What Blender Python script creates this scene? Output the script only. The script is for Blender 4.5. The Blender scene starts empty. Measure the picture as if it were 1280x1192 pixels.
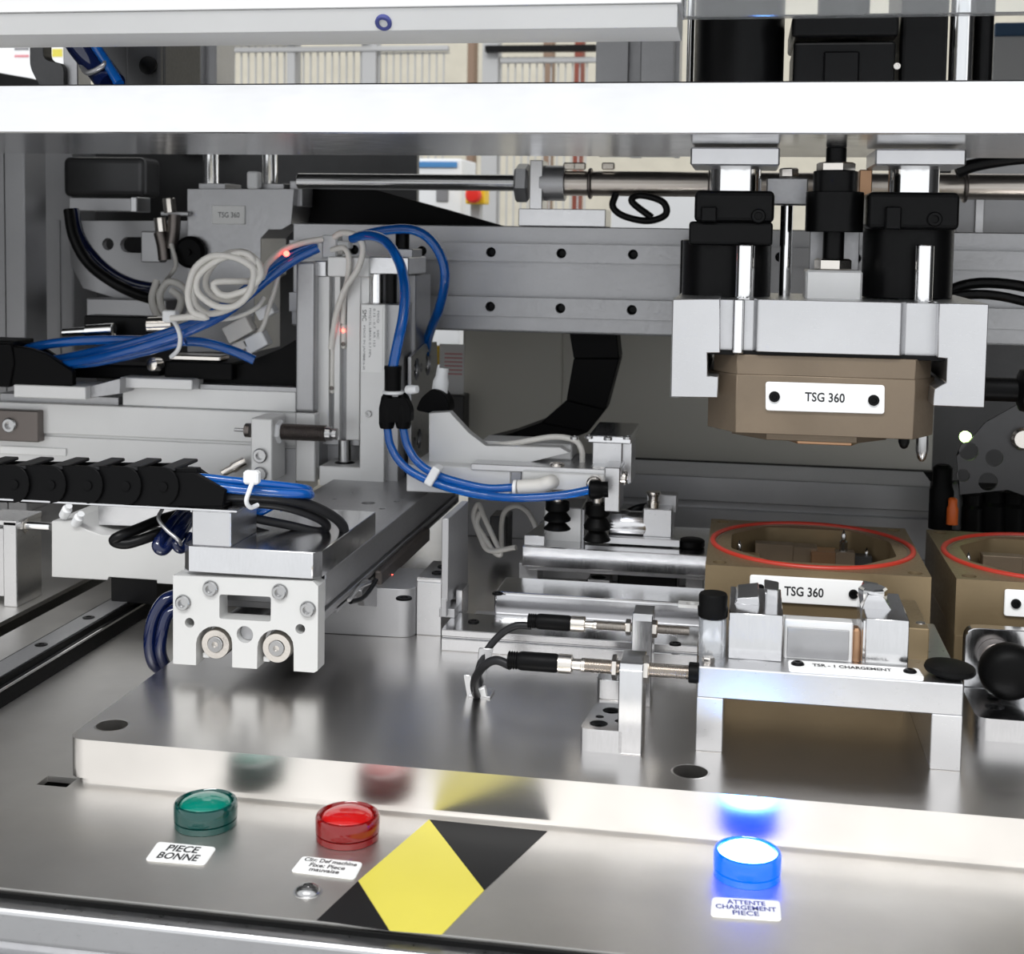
import bpy, bmesh, math, random
from mathutils import Vector, Matrix, Quaternion

# ------------------------------------------------------------------ camera / light
scene = bpy.context.scene
C = scene.collection
S = 0.001                       # all modelling numbers are millimetres
random.seed(7)
F, CX, CY = 1681.0, 640.0, 412.4
YAW, PIT, ROLL = -0.172, 0.0699, -0.0149
HC = 250.0                      # camera height above the steel base plate
cyw, syw, cp, sp = math.cos(YAW), math.sin(YAW), math.cos(PIT), math.sin(PIT)
fwd = Vector((syw*cp, cyw*cp, -sp)); rgt = Vector((cyw, -syw, 0)); dwn = fwd.cross(rgt)
cr, sr = math.cos(ROLL), math.sin(ROLL)
ax_r = cr*rgt + sr*dwn; ax_d = -sr*rgt + cr*dwn
cam_d = bpy.data.cameras.new('camera'); cam = bpy.data.objects.new('camera', cam_d); C.objects.link(cam)
m = Matrix((ax_r, -ax_d, -fwd)).transposed().to_4x4(); m.translation = Vector((0, 0, HC*S))
cam.matrix_world = m
cam_d.sensor_fit = 'HORIZONTAL'; cam_d.sensor_width = 36; cam_d.lens = 36*F/1280
cam_d.shift_x = 0; cam_d.shift_y = -(596-CY)/1280
cam_d.clip_start = 0.01; cam_d.clip_end = 60
cam_d.dof.use_dof = True; cam_d.dof.focus_distance = 0.76; cam_d.dof.aperture_fstop = 22
scene.camera = cam

world = bpy.data.worlds.new('hall'); scene.world = world; world.use_nodes = True
bg = world.node_tree.nodes['Background']; bg.inputs[0].default_value = (0.96, 0.98, 1.0, 1); bg.inputs[1].default_value = 1.0
def area(name, loc, target, sx, sy, power, col=(1, 1, 1)):
    d = bpy.data.lights.new(name, 'AREA'); d.shape = 'RECTANGLE'; d.size = sx; d.size_y = sy; d.energy = power; d.color = col
    o = bpy.data.objects.new(name, d); C.objects.link(o); o.location = loc
    o.rotation_euler = (Vector(target)-Vector(loc)).to_track_quat('-Z', 'Y').to_euler()
    return o
# ceiling lamp row of the hall, above and behind the operator's place in front of the machine
area('hall_ceiling_lamp_offscreen', (-0.2, -1.9, 3.2), (-0.1, 0.7, 0.0), 3.0, 0.6, 110)
scene.view_settings.view_transform = 'Standard'; scene.view_settings.look = 'None'
scene.view_settings.gamma = 1; scene.view_settings.use_curve_mapping = False
scene.view_settings.exposure = 0.25

# ------------------------------------------------------------------ pixel -> place
CAMP = Vector((0, 0, HC))
def ray(u, v): return ax_r*((u-CX)/F) + ax_d*((v-CY)/F) + fwd
def oy(u, v, y):
    w = ray(u, v); return CAMP + w*(y/w.y)
def oz(u, v, z):
    w = ray(u, v); return CAMP + w*((z-HC)/w.z)
def ox(u, v, x):
    w = ray(u, v); return CAMP + w*(x/w.x)

# ------------------------------------------------------------------ materials
M = {}
def mat(name, col, rough=0.5, metal=0.0, spec=0.5, trans=0.0, emit=None, es=0, streak=None, rvar=0.0, bump=0.0, bscale=400, alpha=1, coat=0, cvar=0.0, ior=1.45):
    m_ = bpy.data.materials.new(name); m_.use_nodes = True
    nt = m_.node_tree; b = nt.nodes['Principled BSDF']
    I = b.inputs
    I['Base Color'].default_value = (*col, 1); I['Roughness'].default_value = rough; I['Metallic'].default_value = metal
    I['Specular IOR Level'].default_value = spec; I['Transmission Weight'].default_value = trans; I['IOR'].default_value = ior
    I['Coat Weight'].default_value = coat
    if emit: I['Emission Color'].default_value = (*emit, 1); I['Emission Strength'].default_value = es
    if rvar or bump or cvar:
        tc = nt.nodes.new('ShaderNodeTexCoord'); mp = nt.nodes.new('ShaderNodeMapping')
        mp.inputs['Scale'].default_value = streak or (1, 1, 1)
        nt.links.new(tc.outputs['Object'], mp.inputs['Vector'])
        nz = nt.nodes.new('ShaderNodeTexNoise'); nz.inputs['Scale'].default_value = bscale; nz.inputs['Detail'].default_value = 6
        nt.links.new(mp.outputs[0], nz.inputs['Vector'])
        if rvar:
            mr = nt.nodes.new('ShaderNodeMapRange'); mr.inputs[1].default_value = 0.3; mr.inputs[2].default_value = 0.7
            mr.inputs[3].default_value = max(0.02, rough-rvar); mr.inputs[4].default_value = rough+rvar
            nt.links.new(nz.outputs[0], mr.inputs[0]); nt.links.new(mr.outputs[0], I['Roughness'])
        if bump:
            bp = nt.nodes.new('ShaderNodeBump'); bp.inputs['Strength'].default_value = bump; bp.inputs['Distance'].default_value = 0.0004
            nt.links.new(nz.outputs[0], bp.inputs['Height']); nt.links.new(bp.outputs[0], I['Normal'])
        if cvar:
            n2 = nt.nodes.new('ShaderNodeTexNoise'); n2.inputs['Scale'].default_value = 18; n2.inputs['Detail'].default_value = 4
            nt.links.new(tc.outputs['Object'], n2.inputs['Vector'])
            cr_ = nt.nodes.new('ShaderNodeValToRGB')
            cr_.color_ramp.elements[0].position = 0.35; cr_.color_ramp.elements[1].position = 0.7
            cr_.color_ramp.elements[0].color = (*[max(0, c*(1-cvar)) for c in col], 1)
            cr_.color_ramp.elements[1].color = (*[min(1, c*(1+cvar*0.6)) for c in col], 1)
            nt.links.new(n2.outputs[0], cr_.inputs[0]); nt.links.new(cr_.outputs[0], I['Base Color'])
    M[name] = m_
    return m_
mat('steel_plate', (0.70, 0.68, 0.66), 0.26, 1, streak=(1, 6, 6), rvar=0.012, bscale=40, cvar=0.08)
mat('deck_steel', (0.72, 0.70, 0.67), 0.42, 1, streak=(1, 10, 1), rvar=0.03, bump=0.006, bscale=200, cvar=0.08)
mat('alu', (0.62, 0.62, 0.63), 0.32, 1, streak=(1, 1, 8), rvar=0.05, bump=0.012, bscale=300, cvar=0.06)
mat('alu_smooth', (0.68, 0.68, 0.69), 0.17, 1, streak=(8, 1, 1), rvar=0.04, bump=0.02, bscale=150, cvar=0.05)
mat('alu_polished', (0.90, 0.90, 0.91), 0.20, 1, streak=(1, 8, 8), rvar=0.05, bump=0.02, bscale=60, cvar=0.04)
mat('alu_matte', (0.60, 0.60, 0.59), 0.45, 0.3, rvar=0.05, bump=0.02, bscale=900, cvar=0.03)
mat('alu_white', (0.72, 0.72, 0.715), 0.40, 0.3, rvar=0.05, bump=0.03, bscale=900, cvar=0.03)
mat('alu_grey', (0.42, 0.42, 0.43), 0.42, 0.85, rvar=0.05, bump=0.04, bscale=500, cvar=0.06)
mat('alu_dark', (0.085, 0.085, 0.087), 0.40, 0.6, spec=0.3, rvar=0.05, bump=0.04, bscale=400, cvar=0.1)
mat('chrome', (0.88, 0.88, 0.88), 0.09, 1)
mat('screw_steel', (0.45, 0.45, 0.45), 0.22, 1, rvar=0.05, bscale=900)
mat('nickel', (0.74, 0.70, 0.65), 0.22, 1, rvar=0.05, bscale=900)
mat('thread', (0.50, 0.46, 0.42), 0.30, 1)
mat('dark_thread', (0.17, 0.15, 0.14), 0.38, 0.9)
mat('bronze', (0.20, 0.155, 0.11), 0.42, 0.5, rvar=0.06, bump=0.06, bscale=500, cvar=0.14)
mat('bronze_light', (0.23, 0.172, 0.098), 0.40, 0.5, rvar=0.06, bump=0.06, bscale=500, cvar=0.14)
mat('copper', (0.45, 0.27, 0.16), 0.35, 0.9)
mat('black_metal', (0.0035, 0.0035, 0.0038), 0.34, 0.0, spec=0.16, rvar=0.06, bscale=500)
mat('black_plastic', (0.0035, 0.0035, 0.0038), 0.46, spec=0.10, rvar=0.05, bump=0.05, bscale=900)
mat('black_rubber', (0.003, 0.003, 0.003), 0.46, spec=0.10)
mat('cable_grey', (0.013, 0.013, 0.0145), 0.42, spec=0.3)
mat('cable_black', (0.004, 0.004, 0.0045), 0.36, spec=0.18)
mat('cable_white', (0.72, 0.70, 0.66), 0.45)
mat('tie_white', (0.82, 0.83, 0.84), 0.40)
mat('tube_blue', (0.006, 0.16, 0.62), 0.07, trans=0.55, coat=0.5, ior=1.4)
mat('tube_navy', (0.002, 0.007, 0.045), 0.10, coat=0.5)
mat('label_white', (0.88, 0.88, 0.87), 0.45)
mat('ink', (0.02, 0.02, 0.022), 0.6)
mat('ink_grey', (0.2, 0.2, 0.21), 0.6)
mat('ink_blue', (0.05, 0.06, 0.22), 0.6)
mat('ink_red', (0.7, 0.25, 0.28), 0.6)
mat('paper', (0.85, 0.85, 0.86), 0.6)
mat('seal_red', (0.42, 0.035, 0.02), 0.32)
mat('lens_green', (0.0, 0.25, 0.18), 0.14, trans=0.25, coat=0.6)
mat('lens_red', (0.62, 0.008, 0.008), 0.14, trans=0.2, coat=0.6)
mat('ring_green', (0.0, 0.07, 0.06), 0.12, trans=0.35, coat=0.6)
mat('ring_red', (0.26, 0.002, 0.002), 0.12, trans=0.3, coat=0.6)
mat('lens_blue', (0.0, 0.06, 0.85), 0.14, trans=0.2, coat=0.6, emit=(0.0, 0.10, 1.0), es=1.1)
mat('lamp_blue', (0.5, 0.8, 1.0), 0.2, emit=(0.14, 0.46, 1.0), es=24)
mat('led_red', (0.9, 0.1, 0.1), 0.3, emit=(1, 0.06, 0.04), es=9)
mat('led_green', (0.1, 0.7, 0.3), 0.3, emit=(0.05, 0.8, 0.25), es=2.5)
mat('led_lime', (0.5, 0.9, 0.3), 0.3, emit=(0.6, 1.0, 0.3), es=6)
mat('tape_yellow', (0.70, 0.615, 0.09), 0.42, cvar=0.04)
mat('tape_black', (0.008, 0.008, 0.0085), 0.42, spec=0.2)
mat('beige_panel', (0.60, 0.585, 0.53), 0.5, rvar=0.05, bscale=40)
mat('acrylic', (0.93, 0.95, 0.97), 0.04, trans=0.95, ior=1.49)
mat('acrylic_clear', (0.85, 0.87, 0.90), 0.08, trans=0.7, metal=0.2, ior=1.49)
mat('yellow_plastic', (0.85, 0.55, 0.02), 0.45)
mat('red_plastic', (0.75, 0.03, 0.02), 0.35)
mat('orange_plastic', (0.75, 0.14, 0.02), 0.4)
mat('rail_blue', (0.012, 0.05, 0.11), 0.5)
mat('blue_paint', (0.06, 0.22, 0.48), 0.5)
mat('wall_paint', (0.62, 0.58, 0.48), 0.8, rvar=0.05, bscale=3, cvar=0.06)
mat('floor_paint', (0.30, 0.30, 0.30), 0.6, rvar=0.05, bscale=3)
mat('fence_paint', (0.42, 0.42, 0.42), 0.6)
mat('cabinet_paint', (0.78, 0.79, 0.80), 0.5)
mat('post_red', (0.22, 0.05, 0.03), 0.6)
mat('brown_pipe', (0.24, 0.16, 0.11), 0.6)

# ------------------------------------------------------------------ object helpers
WC = {}                         # object -> world centre in mm
ROOTS = []
def new_obj(name, verts, faces, material, parent=None, smooth=None, bevel=0):
    c = Vector((sum(v[0] for v in verts), sum(v[1] for v in verts), sum(v[2] for v in verts)))/len(verts)
    me = bpy.data.meshes.new(name); me.from_pydata([(Vector(v)-c)*S for v in verts], [], faces)
    bm = bmesh.new(); bm.from_mesh(me); bmesh.ops.recalc_face_normals(bm, faces=bm.faces)
    bm.to_mesh(me); bm.free()
    if smooth is not None:
        me.shade_smooth(); me.set_sharp_from_angle(angle=math.radians(smooth))
    me.materials.append(M[material])
    o = bpy.data.objects.new(name, me); C.objects.link(o)
    WC[o] = c; o.location = c*S
    if parent is not None: o.parent = parent
    else: ROOTS.append(o)
    if bevel:
        md = o.modifiers.new('edge', 'BEVEL'); md.width = bevel*S; md.segments = 1; md.limit_method = 'ANGLE'; md.angle_limit = math.radians(50)
    return o
def thing(name, label, cat, group=None, kind=None):
    o = bpy.data.objects.new(name, None); C.objects.link(o); o.empty_display_size = 0.01
    return tag(o, label, cat, group, kind)
def tag(o, label, cat=None, group=None, kind=None):
    o['label'] = label
    if cat: o['category'] = cat
    if group: o['group'] = group
    if kind: o['kind'] = kind
    if o not in ROOTS: ROOTS.append(o)
    return o
def box(name, parent, ma, x0, x1, y0, y1, z0, z1, bev=0.5):
    bm = bmesh.new(); bmesh.ops.create_cube(bm, size=1)
    for v in bm.verts:
        v.co = Vector(((x0+x1)/2+v.co.x*(x1-x0), (y0+y1)/2+v.co.y*(y1-y0), (z0+z1)/2+v.co.z*(z1-z0)))
    b = min(bev, 0.3*min(abs(x1-x0), abs(y1-y0), abs(z1-z0)))
    if b > 0: bmesh.ops.bevel(bm, geom=list(bm.edges), offset=b, segments=1 if b < 1.5 else 3, profile=0.5, affect='EDGES')
    bm.verts.index_update()
    vs = [tuple(v.co) for v in bm.verts]; fs = [[v.index for v in f.verts] for f in bm.faces]; bm.free()
    return new_obj(name, vs, fs, ma, parent)
def pbox(name, parent, ma, u0, v0, u1, v1, y, d, bev=0.5):
    uc, vc = (u0+u1)/2, (v0+v1)/2
    return box(name, parent, ma, oy(u0, vc, y).x, oy(u1, vc, y).x, y, y+d, oy(uc, v1, y).z, oy(uc, v0, y).z, bev)
def to3(plane, p, t):
    return {'xz': (p[0], t, p[1]), 'xy': (p[0], p[1], t), 'yz': (t, p[0], p[1])}[plane]
def circ(cx, cy, r, n=20, ph=0): return [(cx+r*math.cos(ph+2*math.pi*k/n), cy+r*math.sin(ph+2*math.pi*k/n)) for k in range(n)]
def slot(x0, x1, y0, y1, n=6):
    if abs(x1-x0) >= abs(y1-y0):
        r = abs(y1-y0)/2; c = (y0+y1)/2; a, b = min(x0, x1)+r, max(x0, x1)-r
        return [(b+r*math.cos(t), c+r*math.sin(t)) for t in [-math.pi/2+math.pi*k/n for k in range(n+1)]]+[(a+r*math.cos(t), c+r*math.sin(t)) for t in [math.pi/2+math.pi*k/n for k in range(n+1)]]
    return [(q, p) for p, q in slot(y0, y1, x0, x1, n)]
def rnd(pts, r, n=4):
    out = []; N = len(pts)
    for i in range(N):
        p = Vector(pts[i]); a = Vector(pts[i-1]); b = Vector(pts[(i+1) % N])
        rr = r[i] if isinstance(r, (list, tuple)) else r
        da, db = (a-p), (b-p); rr = min(rr, 0.45*da.length, 0.45*db.length)
        if rr <= 0.01: out.append(tuple(p)); continue
        s, e = p+da.normalized()*rr, p+db.normalized()*rr
        for k in range(n+1):
            t = k/n; q = s*(1-t)**2 + p*2*t*(1-t) + e*t*t; out.append(tuple(q))
    return out
def rect(x0, x1, y0, y1): return [(x0, y0), (x1, y0), (x1, y1), (x0, y1)]
def prism(name, parent, ma, plane, pts, a, b, holes=(), smooth=30, bev=0.4):
    if not holes:
        n = len(pts)
        vs = [to3(plane, p, a) for p in pts]+[to3(plane, p, b) for p in pts]
        fs = [list(range(n)), list(range(2*n-1, n-1, -1))]+[[i, (i+1) % n, n+(i+1) % n, n+i] for i in range(n)]
        return new_obj(name, vs, fs, ma, parent, smooth, bev)
    bm = bmesh.new(); loops = []; off = 0; edges = []; cap = []
    for L in [pts]+list(holes):
        bv = [bm.verts.new((p[0], p[1], 0)) for p in L]; cap += [tuple(p) for p in L]
        edges += [bm.edges.new((bv[i], bv[(i+1) % len(bv)])) for i in range(len(bv))]
        loops.append((off, len(L))); off += len(L)
    bm.verts.index_update()
    bmesh.ops.triangle_fill(bm, use_beauty=True, use_dissolve=False, edges=edges)
    tri = [[v.index for v in f.verts] for f in bm.faces]; bm.free()
    n = len(cap)
    vs = [to3(plane, p, a) for p in cap]+[to3(plane, p, b) for p in cap]
    fs = tri+[[n+i for i in reversed(t)] for t in tri]
    for o0, k in loops: fs += [[o0+i, o0+(i+1) % k, n+o0+(i+1) % k, n+o0+i] for i in range(k)]
    return new_obj(name, vs, fs, ma, parent, smooth, 0)
def pxz(pts, y): return [(oy(u, v, y).x, oy(u, v, y).z) for u, v in pts]
def pxy(pts, z): return [(oz(u, v, z).x, oz(u, v, z).y) for u, v in pts]
def pyz(pts, x): return [(ox(u, v, x).y, ox(u, v, x).z) for u, v in pts]
def frame(axis):
    a = Vector(axis).normalized(); t = Vector((0, 0, 1)) if abs(a.z) < 0.9 else Vector((1, 0, 0))
    e1 = t.cross(a).normalized(); return a, e1, a.cross(e1)
def lathe(name, parent, ma, org, axis, prof, seg=20, smooth=35, ph=0.0, caps=True):
    a, e1, e2 = frame(axis); o = Vector(org); vs = []; fs = []; idx = []
    for r, h in prof:
        if r <= 1e-6: idx.append([len(vs)]); vs.append(tuple(o+a*h))
        else:
            idx.append(list(range(len(vs), len(vs)+seg)))
            vs += [tuple(o+a*h+(e1*math.cos(ph+2*math.pi*k/seg)+e2*math.sin(ph+2*math.pi*k/seg))*r) for k in range(seg)]
    for A, B in zip(idx, idx[1:]):
        for k in range(seg):
            q = [A[k % len(A)], A[(k+1) % len(A)], B[(k+1) % len(B)], B[k % len(B)]]
            q = list(dict.fromkeys(q))
            if len(q) > 2: fs.append(q)
    if caps and len(idx[0]) > 1: fs.append(list(reversed(idx[0])))
    if caps and len(idx[-1]) > 1: fs.append(idx[-1])
    return new_obj(name, vs, fs, ma, parent, smooth)
def cyl(name, parent, ma, p0, p1, r, seg=20, ch=0.4):
    p0, p1 = Vector(p0), Vector(p1); h = (p1-p0).length; c = min(ch, r*0.3, h*0.3)
    return lathe(name, parent, ma, p0, p1-p0, [(r-c, 0), (r, c), (r, h-c), (r-c, h)], seg)
def hexn(name, parent, ma, p0, p1, r):
    p0, p1 = Vector(p0), Vector(p1); h = (p1-p0).length
    return lathe(name, parent, ma, p0, p1-p0, [(r*0.86, 0), (r, h*0.15), (r, h*0.85), (r*0.86, h)], 6, 10, 0.3)
def threaded(name, parent, ma, p0, p1, r, pitch=1.0, seg=18):
    p0, p1 = Vector(p0), Vector(p1); h = (p1-p0).length; n = max(3, int(h/pitch)); prof = []
    for k in range(n):
        prof += [(r*0.90, h*k/n), (r, h*(k+0.5)/n)]
    prof.append((r*0.9, h))
    return lathe(name, parent, ma, p0, p1-p0, prof, seg, 20)
def screw(parent, org, axis, r, ma='screw_steel', h=None, name='screw', seg=18):
    h = h if h is not None else r*0.5
    h = max(h, r*0.55)
    return lathe(name, parent, ma, org, axis, [(r, -0.4), (r, h-0.15*r), (r*0.86, h), (r*0.55, h), (r*0.5, max(0.15, h-0.7*r)), (0, max(0.12, h-0.75*r))], seg, 35)
def spline(pts, n=7):
    P = [Vector(p) for p in pts]; P = [2*P[0]-P[1]]+P+[2*P[-1]-P[-2]]; out = []
    for i in range(1, len(P)-2):
        for k in range(n):
            t = k/n
            out.append(0.5*((2*P[i])+(P[i+1]-P[i-1])*t+(2*P[i-1]-5*P[i]+4*P[i+1]-P[i+2])*t*t+(3*P[i]-P[i-1]-3*P[i+1]+P[i+2])*t**3))
    out.append(P[-2]); return out
def tube(name, parent, ma, pts, r, seg=10, n=7, closed=False):
    Q = spline(pts, n); vs = []; fs = []
    t0 = (Q[1]-Q[0]).normalized(); a, e1, e2 = frame(t0)
    for i, q in enumerate(Q):
        t = ((Q[min(i+1, len(Q)-1)]-Q[max(i-1, 0)])).normalized()
        rot = t0.rotation_difference(t); e1 = rot @ e1; e2 = rot @ e2; t0 = t
        rr = r(i/(len(Q)-1)) if callable(r) else r
        vs += [tuple(q+(e1*math.cos(2*math.pi*k/seg)+e2*math.sin(2*math.pi*k/seg))*rr) for k in range(seg)]
    for i in range(len(Q)-1):
        fs += [[i*seg+k, i*seg+(k+1) % seg, (i+1)*seg+(k+1) % seg, (i+1)*seg+k] for k in range(seg)]
    fs.append(list(range(seg-1, -1, -1))); fs.append([(len(Q)-1)*seg+k for k in range(seg)])
    return new_obj(name, vs, fs, ma, parent, 50)
def ptube(name, parent, ma, uvy, r, **k): return tube(name, parent, ma, [oy(*p) for p in uvy], r, **k)
def torus(name, parent, ma, c, axis, R, r, seg=48, ms=8):
    a, e1, e2 = frame(axis); vs = []; fs = []
    for i in range(seg):
        d = e1*math.cos(2*math.pi*i/seg)+e2*math.sin(2*math.pi*i/seg)
        vs += [tuple(Vector(c)+d*(R+r*math.cos(2*math.pi*j/ms))+a*(r*math.sin(2*math.pi*j/ms))) for j in range(ms)]
    for i in range(seg):
        for j in range(ms):
            fs.append([i*ms+j, ((i+1) % seg)*ms+j, ((i+1) % seg)*ms+(j+1) % ms, i*ms+(j+1) % ms])
    return new_obj(name, vs, fs, ma, parent, 60)
def text(parent, ma, body, org, xd, yd, size, name='lettering', width=None, bold=0.0):
    cu = bpy.data.curves.new(name, 'FONT'); cu.body = body; cu.size = 1.0; cu.align_x = 'CENTER'; cu.align_y = 'CENTER'; cu.extrude = 0.0; cu.offset = bold
    cu.resolution_u = 3
    t = bpy.data.objects.new('tmp', cu); C.objects.link(t)
    bpy.context.view_layer.update()
    me = t.evaluated_get(bpy.context.evaluated_depsgraph_get()).to_mesh()
    co = [v.co.copy() for v in me.vertices]; fs = [list(p.vertices) for p in me.polygons]
    t.to_mesh_clear(); bpy.data.objects.remove(t); bpy.data.curves.remove(cu)
    xd, yd = Vector(xd).normalized(), Vector(yd).normalized()
    nrm = xd.cross(yd)
    xs = [c.x for c in co]; w = max(xs)-min(xs); mx = (max(xs)+min(xs))/2; ys = [c.y for c in co]; my = (max(ys)+min(ys))/2
    sx = (width/w) if width else size
    vs = [tuple(Vector(org)+xd*((c.x-mx)*sx)+yd*((c.y-my)*size)+nrm*0.12) for c in co]
    return new_obj(name, vs, fs, ma, parent)
def struct(o, kind='structure'):
    o['kind'] = kind
    return o
X_, Y_, Z_ = Vector((1, 0, 0)), Vector((0, 1, 0)), Vector((0, 0, 1))
NY = (0, -1, 0)
# ================================================================== the hall around the machine
struct(box('wall_back', None, 'wall_paint', -4200, 3200, 4600, 4700, -1000, 2600, 0))
struct(box('floor', None, 'floor_paint', -4200, 3200, -2500, 4600, -1060, -1000, 0))
cab = tag(box('machine_cabinet', None, 'alu_dark', -900, 700, 500, 1420, -998, -60, 2), 'grey machine base cabinet under the steel deck', 'cabinet')

# ================================================================== steel deck, front profile, base plate
deck = tag(prism('steel_deck', None, 'deck_steel', 'xy', rect(-900, 700, 497, 1420), -26, -23,
     holes=[rect(-504, -486, 700, 1150), rect(-338, -322, 596, 607)]), 'brushed steel deck sheet with pilot lights along its front', 'deck')
fp = thing('frame_profile', 'aluminium slotted frame profile along the front edge of the deck', 'profile')
box('upper_flange', fp, 'alu', -900, 700, 487, 499, -41, -26.5, 2.2)
box('slot_web', fp, 'alu', -900, 700, 492, 499.5, -47, -40, 0.2)
box('lower_flange', fp, 'alu', -900, 700, 486, 499, -85, -46, 2.0)
box('deck_gap_strip', fp, 'black_rubber', -900, 700, 495.2, 497, -26.8, -24.2, 0.2)  # black strip in the gap between deck and profile
bp = thing('base_plate', 'thick brushed steel base plate with rounded corner on the deck', 'plate')
holes_xy = [(-310.4, 621, 7.9), (-19.8, 622.5, 8.2), (300, 622, 8)]
top = prism('plate', bp, 'steel_plate', 'xy', rnd([(-324, 600), (430, 600), (430, 1180), (-324, 1180)], 9), -19.5, 0, holes=[circ(x, y, r, 28) for x, y, r in holes_xy])
prism('spacer', bp, 'steel_plate', 'xy', rnd([(-321, 602.5), (427, 602.5), (427, 1177), (-321, 1177)], 8), -23, -19.5, bev=0)
for x, y, r in holes_xy:
    lathe('bolt', bp, 'black_metal', (x, y, -19.5), Z_, [(r-0.8, 0), (r-0.8, 8), (r-1.4, 8.6), (3.6, 8.6), (3.3, 4), (0, 4)], 20)
    lathe('hole_edge', bp, 'steel_plate', (x, y, 0), Z_, [(r, -1.2), (r+0.1, 0.06), (r+0.7, 0.06), (r+0.8, 0)], 28, caps=False)

# ---- unseen roof and side sheets, added to shade the inside
tag(box('shade_roof', None, 'alu_dark', -900, 700, 560, 1440, 600, 620, 1), 'unseen dark grey roof added above the press to shade it', 'roof')
tag(box('shade_side', None, 'alu_dark', -900, -890, 560, 1440, -23, 600, 1), 'unseen dark grey side sheet added for shade left of the rear station', 'cover')
tag(box('shade_side', None, 'alu_dark', 690, 700, 560, 1440, -23, 600, 1), 'unseen dark grey side sheet added for shade right of the second nest', 'cover')
# ================================================================== pilot lights, name plates, tape
def pilot(px, label, ring, cap, capmat=None):
    t = thing('pilot_light', label, 'pilot light', 'pilot lights on the deck')
    y = 571.5
    x = px
    lathe('collar', t, ring, (x, y, -23), Z_, [(13.9, 0), (14.3, 0.4), (14.3, 3.0), (13.6, 3.3)], 40)
    lathe('lens_ring', t, ring, (x, y, -19.7), Z_, [(13.7, 0), (14.5, 0.5), (14.5, 6.6), (13.9, 7.6), (12.9, 7.9), (12.3, 7.2), (12.0, 6.0), (12.0, 0)], 40)
    lathe('lens_cap', t, cap, (x, y, -14.2), Z_, [(11.9, 0), (11.8, 1.3), (10.5, 2.3), (8, 3.2), (5, 3.8), (2.5, 4.05), (0, 4.1)], 40, 60)
    return t
pilot(-239.5, 'round green pilot light above the PIECE BONNE plate', 'ring_green', 'lens_green')
pilot(-171.5, 'round red pilot light beside the yellow tape', 'ring_red', 'lens_red')
pl = pilot(7.0, 'glowing blue pilot light above the ATTENTE CHARGEMENT PIECE plate', 'lens_blue', 'lamp_blue')
def deck_plate(label, quad, lines, th, ink, bold=0.0, z=-23):
    t = thing('name_plate', label, 'name plate', 'name plates on the deck')
    q = [oz(u, v, z+th) for u, v in quad]          # tl, tr, br, bl
    prism('plate', t, 'label_white', 'xy', rnd([(p.x, p.y) for p in q], 2.2), z, z+th)
    o = thing
    c = (q[0]+q[1]+q[2]+q[3])/4; xd = ((q[1]-q[0])+(q[2]-q[3])).normalized(); yd = Z_.cross(xd)
    w = (q[1]-q[0]).length; h = abs((q[0]-q[3]).dot(yd)); n = len(lines)
    for i, (s, fw) in enumerate(lines):
        k = (n-1)/2-i
        sh = (q[0]-q[3]); sh = sh/abs(sh.dot(yd))*(k*h*0.82/n)
        text(t, ink, s, c+sh, xd, yd, h*0.92/n, width=w*fw, bold=0.02)
    return t
deck_plate('white name plate reading PIECE BONNE below the green light', [(197, 1051), (271, 1058), (256, 1080), (181, 1074)], [('PIECE', 0.52), ('BONNE', 0.66)], 0.8, 'ink')
deck_plate('white name plate with three small lines below the red light', [(378, 1069), (454, 1077), (443, 1098), (363, 1088)], [('Clig: Def machine', 0.86), ('Fixe: Piece', 0.58), ('mauvaise', 0.48)], 0.8, 'ink')
deck_plate('white name plate reading ATTENTE CHARGEMENT PIECE below the blue light', [(890, 1120), (975, 1125), (977, 1150), (888, 1144)], [('ATTENTE', 0.56), ('CHARGEMENT', 0.88), ('PIECE', 0.38)], 0.8, 'ink_blue')
sc = thing('button_screw', 'domed steel screw in the deck near the red light', 'screw')
p = oz(385, 1114, -23)
lathe('head', sc, 'screw_steel', (p.x, p.y, -23), Z_, [(5.3, 0), (5.3, 0.5), (4.7, 1.6), (3.4, 2.5), (2.0, 2.9), (1.8, 1.2), (0, 1.1)], 24, 50)
lathe('washer', sc, 'alu', (p.x, p.y, -23), Z_, [(6.1, 0), (6.1, 0.3), (5.3, 0.3)], 24)
tag(prism('floor_tape', None, 'tape_yellow', 'xy', pxy([(536.5, 1024.5), (605, 1113), (552, 1168), (487, 1163), (448, 1101)], -23), -23, -22.75, bev=0), 'square of yellow marking tape on the deck', 'tape', 'marking tape on the deck')
tag(prism('floor_tape', None, 'tape_black', 'xy', pxy([(537, 1024.5), (684, 1039), (605.3, 1112.5)], -23), -23, -22.78, bev=0), 'black tape triangle between the yellow tape and the base plate', 'tape', 'marking tape on the deck')
tag(prism('floor_tape', None, 'tape_black', 'xy', pxy([(447.5, 1101.5), (486.5, 1163), (396, 1150)], -23), -23, -22.78, bev=0), 'black tape triangle at the deck edge near the domed screw', 'tape', 'marking tape on the deck')

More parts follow.
